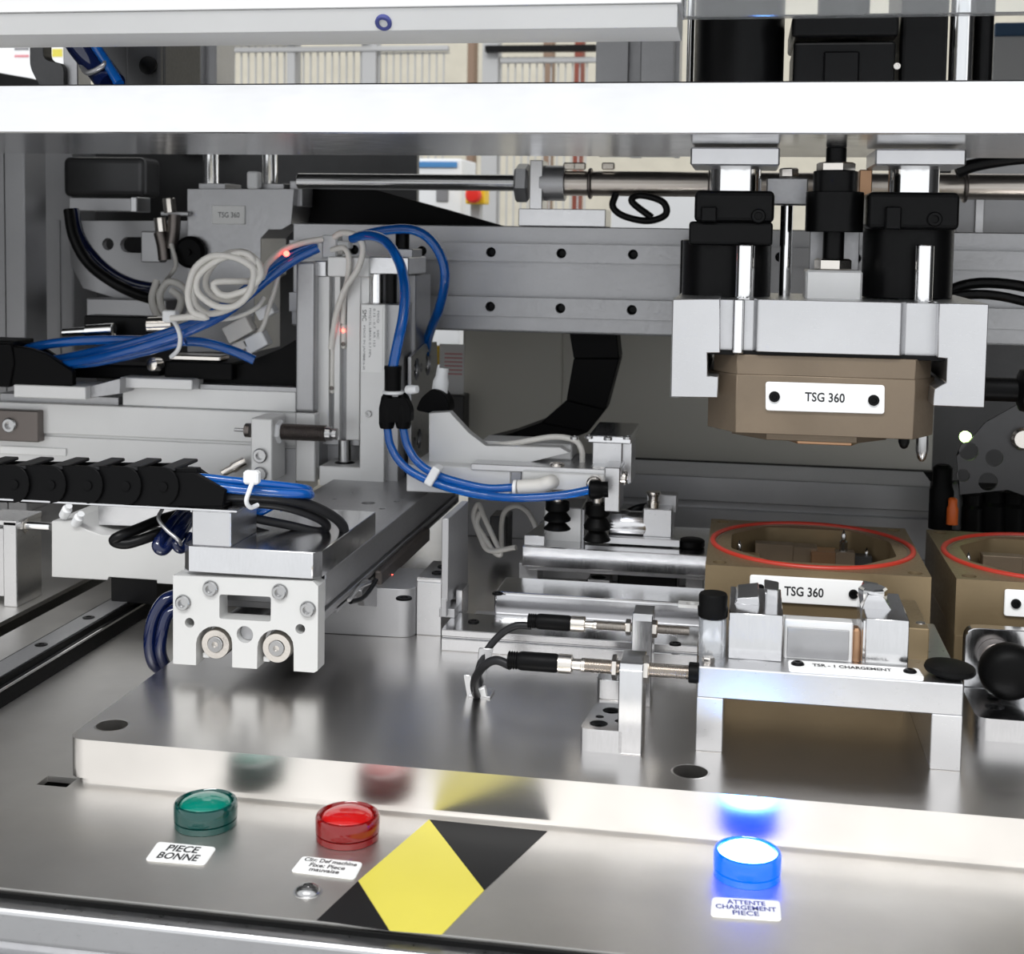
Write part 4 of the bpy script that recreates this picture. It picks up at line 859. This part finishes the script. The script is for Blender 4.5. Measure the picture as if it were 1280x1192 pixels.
tag(ptube('white_cable', None, 'cable_white', [(350, 335, 1000), (344, 360, 1002), (336, 385, 1006), (330, 405, 1008), (322, 420, 1008)], 2.0), 'thin pale cable hanging into the translucent connectors', 'cable', G)
tag(ptube('white_cable', None, 'cable_white', [(268, 400, 975), (295, 396, 976), (320, 385, 978), (330, 372, 984)], 2.0), 'short white cable under the coil', 'cable', G)
tag(ptube('white_cable', None, 'cable_white', [(590, 558, 940), (640, 554, 932), (690, 546, 928), (718, 550, 926), (727, 562, 926), (728, 578, 930)], 2.1), 'white cable lying along the gripper arm', 'cable', G)
tag(ptube('white_cable', None, 'cable_white', [(600, 640, 975), (596, 655, 972), (606, 672, 968), (618, 690, 962), (626, 692, 960), (617, 672, 966), (606, 648, 972), (598, 630, 978), (592, 645, 975), (600, 670, 968), (612, 688, 962), (645, 684, 955)], 2.0), 'white cable loops hanging behind the stop plate', 'cable', G)
tag(ptube('white_cable', None, 'cable_white', [(627, 690, 985), (627, 655, 985), (632, 638, 980), (645, 632, 970), (658, 638, 960), (666, 650, 952), (670, 660, 948)], 2.0), 'white cable arching into the unloading fixture', 'cable', G)

# ================================================================== unloading fixture under the cups
uf = thing('unloading_fixture', 'aluminium unloading fixture plate on posts under the suction cups', 'fixture')
YF = 903
zt, zb = oy(652, 682, YF).z, oy(652, 707, YF).z
xl, xr = oy(652.5, 695, YF).x, -19.5
box('plate', uf, 'alu_smooth', xl, xr, YF, YF+88, zb, zt, 0.6)
box('lower_lip', uf, 'alu', xl+4, xr, YF+2, YF+80, zb-3, zb, 0.4)
for u0, u1 in ((648, 672), (857, 879)): box('post', uf, 'alu_grey', oy(u0, 730, YF+8).x, oy(u1, 730, YF+8).x, YF+8, YF+34, 0, zb-0.2, 0.4)
box('cross_web', uf, 'alu_grey', oy(672, 730, YF+40).x, oy(857, 730, YF+40).x, YF+60, YF+68, 0, zb-3, 0.3)
box('catch_block', uf, 'alu_grey', oy(734, 740, YF+8).x, oy(762, 740, YF+8).x, YF+8, YF+30, 2, 14, 0.5)
lathe('catch_knob', uf, 'black_rubber', oy(748, 728, YF+16), Z_, [(6, -4), (8, -1), (8, 2), (5, 4)], 18)
box('dark_housing', uf, 'black_metal', oy(770, 740, YF+10).x, oy(845, 740, YF+10).x, YF+20, YF+58, 0, zb-4, 1)
zz1 = zt
prism('sensor_wedge', uf, 'alu', 'xy', [(oy(654, 680, YF).x, YF+3), (oy(680, 680, YF).x, YF+3), (oy(684, 660, YF+40).x, YF+46), (oy(676, 660, YF+40).x, YF+46)], zt, zt+7)
pbox('block', uf, 'alu_white', 680, 634, 727, 680, YF+22, 36, 0.8); pbox('block_edge', uf, 'alu_grey', 726, 636, 731, 680, YF+24, 38, 0.6)
pbox('block', uf, 'alu', 803, 636, 840, 681, YF+24, 34, 0.8); pbox('block_step', uf, 'alu_grey', 808, 618, 846, 640, YF+40, 14, 0.6)
lathe('standoff', uf, 'nickel', oy(817, 632, YF+26), Z_, [(4.4, -1), (4.4, 3), (3.6, 4), (3.6, 6), (5.2, 9), (4.6, 10)], 16)
pc = oy(782, 662, YF+30); lathe('roller', uf, 'alu_smooth', (oy(762, 660, YF+30).x, YF+34, zt+11), X_, [(10, 0), (11, 1), (11, 24), (10, 26)], 24)
pbox('strip', uf, 'alu', 731, 672, 850, 681, YF+17, 6, 0.4)
p = oz(832, 679, zt); lathe('bolt', uf, 'black_metal', p, Z_, [(3.6, 0), (3.6, 0.8), (3, 1.4), (1.6, 1.4), (1.4, 0.6), (0, 0.6)], 14)
p = oz(868, 684, zt); lathe('bumper', uf, 'black_rubber', (p.x-2, p.y+2, zt), Z_, [(8, 0), (9, 1), (9, 4.5), (7.5, 5.5), (0, 5.6)], 22)
uf_c = tag(ptube('black_cable', None, 'cable_black', [(770, 648, 945), (785, 640, 940), (800, 634, 942), (820, 632, 950), (840, 628, 960)], 2.6), 'black cable crossing behind the fixture roller', 'cable')
tag(pbox('rear_sensor', None, 'alu_dark', 612, 645, 634, 690, 1000, 24, 1.0), 'dark grey sensor housing under the white cable arch', 'sensor')
# ================================================================== rear gantry beam with rails
YR = 1120
gb = thing('gantry_beam', 'grey aluminium gantry beam with two drilled guide rails behind the slide', 'beam')
xL, xR = oy(366, 340, YR).x, oy(1420, 360, YR).x
def zr_(v, y=YR): return oy(680, v, y).z
box('beam', gb, 'alu_grey', xL, xR, YR, YR+80, zr_(416), zr_(283), 0.8)
box('lower_lip', gb, 'alu_grey', xL, xR, YR-3, YR, zr_(414), zr_(396), 0.5)
for v0, v1 in ((305, 327), (372, 396)):
    zh_ = (zr_(v0)+zr_(v1))/2
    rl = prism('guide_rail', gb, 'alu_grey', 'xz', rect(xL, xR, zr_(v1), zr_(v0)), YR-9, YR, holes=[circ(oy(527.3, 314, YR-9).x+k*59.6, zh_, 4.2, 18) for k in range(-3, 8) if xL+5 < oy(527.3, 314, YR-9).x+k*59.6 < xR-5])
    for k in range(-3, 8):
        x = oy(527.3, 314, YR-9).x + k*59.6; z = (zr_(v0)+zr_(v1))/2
        if xL+5 < x < xR-5: lathe('bolt', rl, 'black_metal', (x, YR-1.2, z), NY, [(4.3, 0), (4.3, 1.5), (2.5, 2), (2.4, 1), (0, 1)], 18)  # black plug, makes the open rail hole look dark
cr_ = thing('rear_carriage', 'black carriage plate on the gantry beam beside the press', 'carriage')
pbox('plate', cr_, 'black_metal', 850, 300, 880, 380, YR-24, 14, 0.8); pbox('clamp', cr_, 'alu_white', 839, 373, 850, 497, YR-60, 20, 0.5)
# cylinder above beam
cy_ = thing('pneumatic_cylinder', 'long steel pneumatic cylinder with rod above the gantry beam', 'cylinder')
zc_ = oy(700, 229, YR+20).z; K = lambda u: (oy(u, 229, YR+20).x, YR+20, zc_)
cyl('piston_rod', cy_, 'screw_steel', K(373), K(660), 7); cyl('tube', cy_, 'thread', K(705), K(1420), 10.5, 24)
pbox('mount_plate', cy_, 'alu', 662, 200, 678, 264, YR+6, 30, 0.6); pbox('mount_foot', cy_, 'alu', 648, 261, 757, 283, YR+4, 44, 0.6)
hexn('rod_nut', cy_, 'alu_grey', K(645), K(662), 17); cyl('head_cap', cy_, 'alu_grey', K(677), K(707), 15)
for u in (738, 888, 1206): torus('tube_band', cy_, 'dark_thread', K(u), X_, 11.5, 1.8, 28, 8)
for u in (712, 724, 760): pbox('switch_clip', cy_, 'nickel', u-8, 203, u+8, 212, YR+14, 10, 1)
tag(ptube('black_cable', None, 'cable_black', [(770, 242, YR+12), (766, 258, YR+10), (780, 270, YR+10), (810, 276, YR+10), (832, 268, YR+10), (828, 252, YR+10), (800, 244, YR+12), (790, 252, YR+10), (815, 272, YR+10)], 3.0), 'black cable loop hanging from the pneumatic cylinder', 'cable')
# hanging black chain: bent flat chain
hc = thing('hanging_chain', 'flat black cable chain curving down from the gantry beam', 'cable chain', 'black cable chains')
A = [(711, 410), (717, 448), (708, 500), (676, 528), (640, 541), (605, 550)]; Bq = [(770, 410), (774, 448), (757, 512), (735, 540), (690, 558), (640, 562)]
for k in range(len(A)-1):
    prism('link', hc, 'black_plastic', 'xz', pxz([A[k], Bq[k], Bq[k+1], A[k+1]], YR+30), YR+30, YR+62, bev=0.8)
# beige rear panel and rear bar
rpn = thing('beige_partition', 'large beige partition behind the gantry beam', 'panel')
YP = 1330
box('sheet', rpn, 'beige_panel', oy(578, 500, YP).x, oy(1168, 500, YP).x, YP, YP+8, oy(900, 592, YP).z, oy(900, 330, YP).z, 0.6)
box('door_leaf', rpn, 'beige_panel', oy(582, 480, YP).x, oy(703, 480, YP).x, YP-5, YP, oy(640, 560, YP).z, oy(640, 380, YP).z, 0.6)
box('bottom_gap', rpn, 'black_rubber', oy(570, 580, YP).x, oy(1172, 580, YP).x, YP-14, YP-1, oy(980, 600, YP-8).z-6, oy(980, 581, YP-8).z, 0.4)  # black strip standing in for the dark gap below the panel
rb = thing('rear_profile', 'slotted aluminium profile bar along the back of the base plate', 'profile')
YB2 = 1085
xa, xb = oy(585, 610, YB2).x, oy(1168, 630, YB2).x
def zb_(v): return oy(1000, v, YB2).z
box('upper_bar', rb, 'alu_grey', xa, xb, YB2, YB2+70, zb_(632), zb_(601), 0.6)
box('slot', rb, 'alu_grey', xa, xb, YB2+5, YB2+60, zb_(641), zb_(632), 0)
box('lower_bar', rb, 'alu_grey', xa, xb, YB2, YB2+70, 0, zb_(641), 0.6)
for u in (862, 905): 
    p = oz(u, 657, 0); 
hb = thing('side_sheet', 'white paper sheet with faint print hanging left of the beige panel', 'paper')
sh = pbox('sheet', hb, 'paper', 549, 430, 580, 494, YP-20, 1.5, 0.2)
for k in range(6): box('print_line', sh, 'ink_red', oy(556, 440, YP-20).x, oy(578, 440, YP-20).x, YP-20.3, YP-20, oy(560, 442+k*5, YP-20).z-0.6, oy(560, 442+k*5, YP-20).z+0.6, 0)
tag(pbox('yellow_tag', None, 'yellow_plastic', 541, 432, 548, 456, YP-60, 6, 0.6), 'small yellow tag behind the holed gripper plate', 'tag')
tag(pbox('dark_bin', None, 'alu_dark', 555, 494, 580, 545, YP-30, 30, 1), 'dark grey box edge below the white paper sheet', 'box')
dk = tag(pbox('dark_backing', None, 'alu_dark', -160, 120, 520, 560, 1420, 10, 0), 'dark grey sheet added to darken the space behind the left station', 'screen')  # dark sheet added so the rear left area stays dark
tag(pbox('dark_backing', None, 'alu_dark', 1168, 180, 1500, 640, 1420, 10, 0), 'dark grey backing sheet behind the drilled sheet', 'screen')

# ================================================================== left rear station
fp2 = thing('frame_post', 'tall aluminium frame post at the left of the rear station', 'post')
YQ = 1150
pbox('post', fp2, 'alu_grey', 7, 175, 32, 640, YQ, 40, 1.2); pbox('post_slot', fp2, 'alu_grey', -8, 175, 7, 640, YQ+6, 30, 0.2)
f3 = thing('frame_post', 'wide slotted frame post behind the first post', 'post')
pbox('post', f3, 'alu_grey', 40, 180, 92, 640, YQ+120, 50, 1.2); pbox('post_edge', f3, 'alu_grey', 72, 275, 76, 640, YQ+118, 4, 0.3)
ls = thing('rear_press', 'grey rear press tool marked TSG 360 on two rods', 'press')
YL = 1190
prism('tool_body', ls, 'alu_grey', 'xz', pxz([(234, 236), (368, 236), (364, 280), (352, 287), (336, 287), (326, 298), (326, 345), (318, 350), (318, 440), (234, 440)], YL), YL, YL+70)
lbp = pbox('name_plate', ls, 'label_white', 265, 257, 306, 280, YL-1.5, 1.5, 0.4)
text(lbp, 'ink', 'TSG 360', oy(286, 268.5, YL-1.5), X_, Z_, 7.0, width=21)
for u in (264, 337): cyl('rod', ls, 'chrome', (oy(u, 215, YL+30).x, YL+30, oy(u, 238, YL+30).z), (oy(u, 215, YL+30).x, YL+30, oy(u, 165, YL+30).z), 7.5); pbox('rod_flange', ls, 'alu_grey', u-16, 229, u+18, 238, YL+10, 40, 0.6)
lathe('knob', ls, 'black_plastic', oy(240, 315, YL-2), NY, [(15, 0), (15, 5), (12, 8), (3, 8), (3, 11), (0, 11)], 24)
pbox('side_block', ls, 'alu_grey', 362, 226, 378, 258, YL+10, 30, 0.6)
pbox('white_plug', ls, 'tie_white', 308, 214, 322, 236, YL-4, 12, 2)
bp_ = thing('back_bracket', 'drilled back plate with a slot beside the rear press', 'plate')
prism('plate', bp_, 'alu_grey', 'xz', pxz([(88, 276), (236, 276), (236, 400), (104, 360), (88, 330)], YL+40), YL+40, YL+48, holes=[circ(oy(135, 305, YL+40).x, oy(135, 305, YL+40).z, 6, 18), slot(oy(150, 305, YL+40).x, oy(185, 305, YL+40).x, oy(160, 316, YL+40).z, oy(160, 296, YL+40).z)])
pbox('arm', bp_, 'alu_grey', 86, 247, 172, 264, YL+10, 26, 0.8); pbox('arm_tip', bp_, 'alu', 163, 246, 171, 265, YL+8, 30, 0.8)
pbox('shelf', bp_, 'alu_grey', 108, 374, 208, 399, YL+10, 30, 0.8); pbox('upper_housing', bp_, 'alu_dark', 78, 196, 180, 246, YL+60, 40, 6)
pbox('blue_box', bp_, 'alu_grey', 176, 289, 200, 328, YL-6, 16, 1)
vs_ = thing('sensor_pair', 'pair of small sensors with steel nuts left of the rear press', 'sensor')
for u, v in ((211, 256), (200, 280)): cyl('nut', vs_, 'nickel', oy(u, v-8, YL-10), oy(u+2, v+10, YL-10), 6, 10)
for u0, v0, u1, v1 in ((200, 290, 206, 325), (218, 268, 214, 310)): ptube('body', vs_, 'dark_thread', [(u0, v0, YL-8), ((u0+u1)/2+1, (v0+v1)/2, YL-8), (u1, v1, YL-8)], 6)
pbox('link', vs_, 'alu_grey', 200, 264, 236, 270, YL-8, 8, 1)
G = 'dark hoses at the rear press'
tag(ptube('navy_tube', None, 'tube_navy', [(92, 262, YL-20), (98, 290, YL-24), (112, 315, YL-26), (135, 338, YL-26), (165, 354, YL-22), (205, 362, YL-10)], 5), 'upper navy hose sweeping from the post to the rear press', 'tube', G)
tag(ptube('black_cable', None, 'cable_black', [(86, 262, YL-42), (92, 295, YL-46), (110, 328, YL-46), (140, 352, YL-46), (172, 368, YL-40), (200, 376, YL-32)], 5), 'lower black hose sweeping from the post to the rear press', 'tube', G)
tag(ptube('grey_cable', None, 'cable_white', [(196, 350, 1120), (190, 375, 1115), (200, 398, 1112), (222, 405, 1112), (238, 388, 1114), (232, 362, 1118), (212, 352, 1120), (200, 368, 1116), (205, 390, 1112), (220, 392, 1112), (226, 374, 1116), (214, 362, 1118)], 3.2), 'beige cable coiled left of the white coil', 'cable')
tag(ptube('grey_cable', None, 'cable_white', [(214, 305, YL-14), (220, 330, YL-20), (212, 345, YL-30), (206, 352, 1130)], 2.0), 'thin beige cable from the sensor pair to the coil', 'cable')
fc = thing('barrel_fitting', 'steel cylinder fittings on the arm behind the blue tubes', 'fitting')
lathe('barrel', fc, 'chrome', oy(80, 416, YA+30), (1, 0, 0.08), [(4, 0), (4, 20), (6, 21), (6, 44), (4, 45)], 18); lathe('barrel', fc, 'nickel', oy(186, 407, YA+20), (1, 0.1, 0.05), [(7, 0), (7, 20), (5, 21)], 18)
pbox('base', fc, 'black_metal', 105, 395, 185, 420, YA+44, 20, 1)
# upper left items over the press plate
ul = thing('tube_bundle', 'thick dark blue tube bundle above the left end of the press plate', 'tube')
ptube('bundle', ul, 'tube_navy', [(78, 20, 815), (100, 55, 812), (122, 82, 808), (140, 106, 800)], 9, seg=16); ptube('edge_tube', ul, 'tube_blue', [(98, 20, 805), (118, 55, 802), (134, 80, 798), (149, 105, 792)], 3.2, seg=12)
ptube('strap', ul, 'alu_grey', [(102, 82, 806), (110, 91, 797), (128, 83, 794), (134, 74, 800)], 1.8)
mb = thing('motor_housing', 'dark grey motor housing above the press plate at the left', 'motor')
xa, xb, xc2 = oy(118, 70, 850).x, oy(204, 70, 850).x, oy(160, 70, 850).x
box('body', mb, 'alu_dark', xa, xb, 850, 915, 333.2, 420, 4); box('cap', mb, 'alu_dark', xc2, xb-0.5, 846, 852, 333.4, 418, 2); lathe('dial', mb, 'black_metal', oy(186, 82, 845), NY, [(6, 0), (6, 2), (4, 2.5), (0, 2.5)], 18)
for lab, us in (('grey slotted machine upright left of the mesh fence', [(202, 222, 'alu_grey'), (213, 222, 'alu_grey'), (222, 251, 'alu_grey'), (251, 271, 'alu_grey')]), ('grey slotted machine upright between fence and press drive', [(745, 786, 'alu_grey'), (786, 801, 'alu_grey'), (801, 843, 'alu_grey'), (843, 850, 'alu_grey')])):
    t = thing('machine_upright', lab, 'upright', 'machine uprights behind the press plate')
    for k, (a, b, m_) in enumerate(us):
        y = 1370 + (14 if k % 2 else 0)
        box('slot' if k % 2 else 'flange', t, m_, oy(a, 60, y).x, oy(b, 60, y).x, y, y+50, 334, 900, 0 if k % 2 else 0.8)
# left bracket in the top gap
ub = thing('bent_bracket', 'dark bent bracket above the press plate at the far left', 'bracket')
prism('bracket', ub, 'alu_dark', 'xz', rnd(pxz([(37, 20), (54, 20), (54, 74), (80, 80), (80, 120), (56, 120), (37, 84)], 885), 5), 885, 897); pbox('bar', ub, 'alu_grey', 79, 20, 97, 120, 890, 20, 0.6)

# ================================================================== right hand rear
sbk = thing('drilled_sheet', 'angled dark sheet with round holes right of the press', 'plate')
c = oy(1240, 560, 960)
hs = []
base = pxz([(1178, 640), (1196, 570), (1232, 528), (1300, 490), (1340, 520), (1340, 640), (1260, 612), (1200, 618)], 960)
for u, v, r in ((1211, 564, 6.5), (1243, 572, 6), (1204, 594, 4.5), (1235, 602, 6.5)): p = oy(u, v, 960); hs.append(circ(p.x, p.z, r, 16))
prism('sheet', sbk, 'alu_dark', 'xz', base[1:6]+[base[6], base[7]], 960, 963, holes=hs); lathe('bolt', sbk, 'nickel', oy(1278, 548, 960), NY, [(8, 0), (8, 3), (6, 5), (0, 5)], 18)
tag(lathe('indicator', None, 'led_lime', oy(1207, 546, 975), NY, [(0, -2), (4, -1.5), (4, 1), (0, 3)], 16), 'bright green indicator light behind the drilled sheet', 'indicator')
hz = thing('hose_manifold', 'black hose fittings with an orange tube behind the right nest', 'manifold')
pbox('block', hz, 'black_plastic', 1168, 612, 1320, 668, 1010, 30, 2)
for u, v0, v1, m_, r in ((1176, 580, 660, 'black_plastic', 9), (1192, 600, 660, 'alu_dark', 6), (1190, 622, 655, 'orange_plastic', 4), (1215, 615, 662, 'black_metal', 9), (1240, 610, 662, 'black_plastic', 10), (1265, 612, 664, 'black_plastic', 10)):
    y = 1000 if m_ != 'orange_plastic' else 990
    lathe('fitting', hz, m_, oy(u, v1, y), Z_, [(r, 0), (r, (v1-v0)*0.35), (r*0.8, (v1-v0)*0.4), (r*0.8, (v1-v0)*0.55), (r*0.5, (v1-v0)*0.58)], 16)
G = 'black cables arching right of the press'
tag(ptube('black_cable', None, 'cable_black', [(1170, 380, 1000), (1190, 362, 1000), (1220, 354, 1000), (1260, 355, 1000), (1310, 364, 1000)], 4), 'upper black cable arching right of the press columns', 'cable', G)
tag(ptube('black_cable', None, 'cable_black', [(1180, 372, 990), (1210, 368, 990), (1250, 370, 990), (1310, 384, 990)], 3.5), 'lower black cable arching right of the press columns', 'cable', G)
tag(ptube('black_cable', None, 'cable_black', [(1195, 214, 1100), (1220, 206, 1100), (1260, 200, 1100), (1310, 196, 1100)], lambda t: 6-2*t), 'thick black cable above the gantry cylinder at the right', 'cable')
rbp = thing('right_upright', 'grey machine upright with shiny edge behind the right press column', 'upright')
pbox('post', rbp, 'alu_grey', 1195, 180, 1320, 330, 1260, 40, 1); pbox('edge', rbp, 'alu', 1219, 240, 1230, 300, 1256, 5, 0.5)
tag(box('wall_box', None, 'fence_paint', oy(1241, 60, 1500).x, oy(1420, 60, 1500).x, 1500, 1560, oy(1260, 108, 1500).z, oy(1260, 44, 1500).z, 2), 'pale grey box edge at the right above the press plate', 'box')
tag(box('blue_rail', None, 'rail_blue', oy(1243, 60, 1490).x, oy(1420, 60, 1490).x, 1490, 1500, oy(1260, 44, 1490).z, oy(1260, 28, 1490).z, 1), 'blue painted rail at the right above the press plate', 'rail')
# black wedge sheet left of the emergency stop
wd = tag(prism('wedge_sheet', None, 'black_plastic', 'xz', pxz([(374, 216), (420, 224), (480, 240), (560, 262), (632, 283), (374, 283)], 1240), 1240, 1244), 'black sloping sheet between rear press and gantry cylinder', 'sheet')
# ================================================================== hall background
fn = thing('mesh_fence', 'grey welded mesh safety fence in the hall beyond the machine', 'fence')
YN = 2600
for u, w in ((364, 9), (461, 18), (613, 20)): box('fence_post', fn, 'fence_paint', oy(u-w/2, 60, YN).x, oy(u+w/2, 60, YN).x, YN, YN+40, -1000, oy(u, 45, YN).z, 1)
def wires(u0, u1, v0, v1, step):
    vs = []; fs = []
    def bar(x0, x1, z0, z1, y):
        b = len(vs); vs.extend([(x0, y, z0), (x1, y, z0), (x1, y, z1), (x0, y, z1), (x0, y+4, z0), (x1, y+4, z0), (x1, y+4, z1), (x0, y+4, z1)])
        fs.extend([[b+i for i in f] for f in ((0, 1, 2, 3), (7, 6, 5, 4), (0, 4, 5, 1), (1, 5, 6, 2), (2, 6, 7, 3), (3, 7, 4, 0))])
    u = u0
    while u < u1:
        x = oy(u, 80, YN).x; bar(x-1.3, x+1.3, oy(u, v1, YN).z, oy(u, v0, YN).z, YN+10); u += step
    for v in (v0+1, (v0+v1)/2, v1-1): z = oy((u0+u1)/2, v, YN).z; bar(oy(u0, v, YN).x, oy(u1, v, YN).x, z-1.3, z+1.3, YN+14)
    o = new_obj('wire_mesh', vs, fs, 'fence_paint', fn); o['kind'] = 'stuff'
wires(272, 360, 55, 300, 9); wires(368, 452, 62, 300, 9); wires(472, 560, 64, 300, 9); wires(625, 740, 70, 300, 9)
for a, b, v in ((250, 460, 42), (606, 745, 56)): 
    o = pbox('fence_rail', fn, 'black_metal', a, v, b, v+8, YN-20, 20, 1)
pbox('fence_rail', fn, 'fence_paint', 272, 58, 560, 64, YN-4, 14, 1); pbox('fence_rail', fn, 'fence_paint', 625, 72, 745, 78, YN-4, 14, 1)
for u0, u1, v0, v1, m_, lab in ((584, 593, 36, 66, 'brown_pipe', 'brown hall column far behind the mesh fence'), (679, 691, 36, 100, 'brown_pipe', 'brown downpipe far behind the fence beside the upright'), (718, 728, 66, 100, 'post_red', 'red barrier post in the hall near the machine upright'), (358, 366, 38, 102, 'fence_paint', 'slim grey column crossing the mesh fence')):
    YH = 3900 if m_ != 'post_red' else 3000
    tag(box('hall_post', None, m_, oy(u0, 60, YH).x, oy(u1, 60, YH).x, YH, YH+60, -1000, oy(u0, v0-40, YH).z, 4), lab, 'post', 'posts in the hall')
wc = thing('control_cabinet', 'white control cabinet with blue stripe in the hall behind the cylinder', 'cabinet')
xa, xb = oy(495, 230, 2200).x, oy(577, 230, 2200).x; box('body', wc, 'cabinet_paint', xa, xb, 2200, 2320, -1000, oy(536, 198, 2200).z, 3); pbox('stripe', wc, 'blue_paint', 501, 202, 571, 209, 2196, 5, 0.5); pbox('buttons', wc, 'ink_grey', 545, 235, 560, 252, 2197, 4, 1)
es = thing('emergency_stop', 'yellow emergency stop box with red mushroom button', 'emergency stop')
pbox('box', es, 'yellow_plastic', 581.5, 233, 606, 255, 2150, 40, 3); lathe('button', es, 'red_plastic', oy(594, 244, 2150), NY, [(8, 0), (8, 8), (13, 10), (13, 18), (10, 22), (0, 23)], 24)
box('post', es, 'fence_paint', oy(588, 255, 2165).x, oy(600, 255, 2165).x, 2165, 2189, -1000, oy(594, 254, 2165).z, 1)
pp_ = thing('wall_poster', 'white notice board with red and yellow marks at the far left', 'poster')
pb1 = pbox('board', pp_, 'paper', -60, 20, 79, 108, 2000, 10, 1)
for u0, u1, v, m_ in ((18, 36, 70, 'ink_red'), (54, 60, 71, 'ink_red'), (18, 36, 61, 'ink_grey'), (54, 60, 62, 'ink_grey')): pbox('print_line', pb1, m_, u0, v-1.5, u1, v+1.5, 1999.4, 0.8, 0)
pbox('print_patch', pb1, 'tape_yellow', 65, 61, 78, 71, 1999.4, 0.8, 0)
tag(prism('sloping_shadow', None, 'alu_dark', 'xz', pxz([(-40, 84), (40, 98), (66, 108), (-40, 112)], 1300), 1300, 1330), 'dark sloping shadow piece below the notice board at the far left', 'panel')  # dark piece drawn in place of the floor shadow
tag(box('pale_machine', None, 'cabinet_paint', oy(764, 260, 2000).x, oy(870, 260, 2000).x, 2000, 2100, -900, oy(800, 215, 2000).z, 3), 'pale pinkish machine block in the hall behind the cable loop', 'machine')

# ------------------------------------------------------------------ parents: put every Empty at its thing's base
bpy.context.view_layer.update()
def subtree(o):
    r = []
    for c_ in o.children: r.append(c_); r += subtree(c_)
    return r
for o in list(C.objects):
    if o.type == 'EMPTY':
        ms_ = [c_ for c_ in subtree(o) if c_.type == 'MESH']
        lo = Vector((1e9,)*3); hi = -lo
        for c_ in ms_:
            for v in c_.bound_box:
                for i in range(3):
                    lo[i] = min(lo[i], v[i]/S+WC[c_][i]); hi[i] = max(hi[i], v[i]/S+WC[c_][i])
        WC[o] = Vector(((lo.x+hi.x)/2, (lo.y+hi.y)/2, lo.z))
for o in list(C.objects):
    if o in WC: o.location = (WC[o]-(WC[o.parent] if o.parent else Vector((0, 0, 0))))*S
bpy.context.view_layer.update()
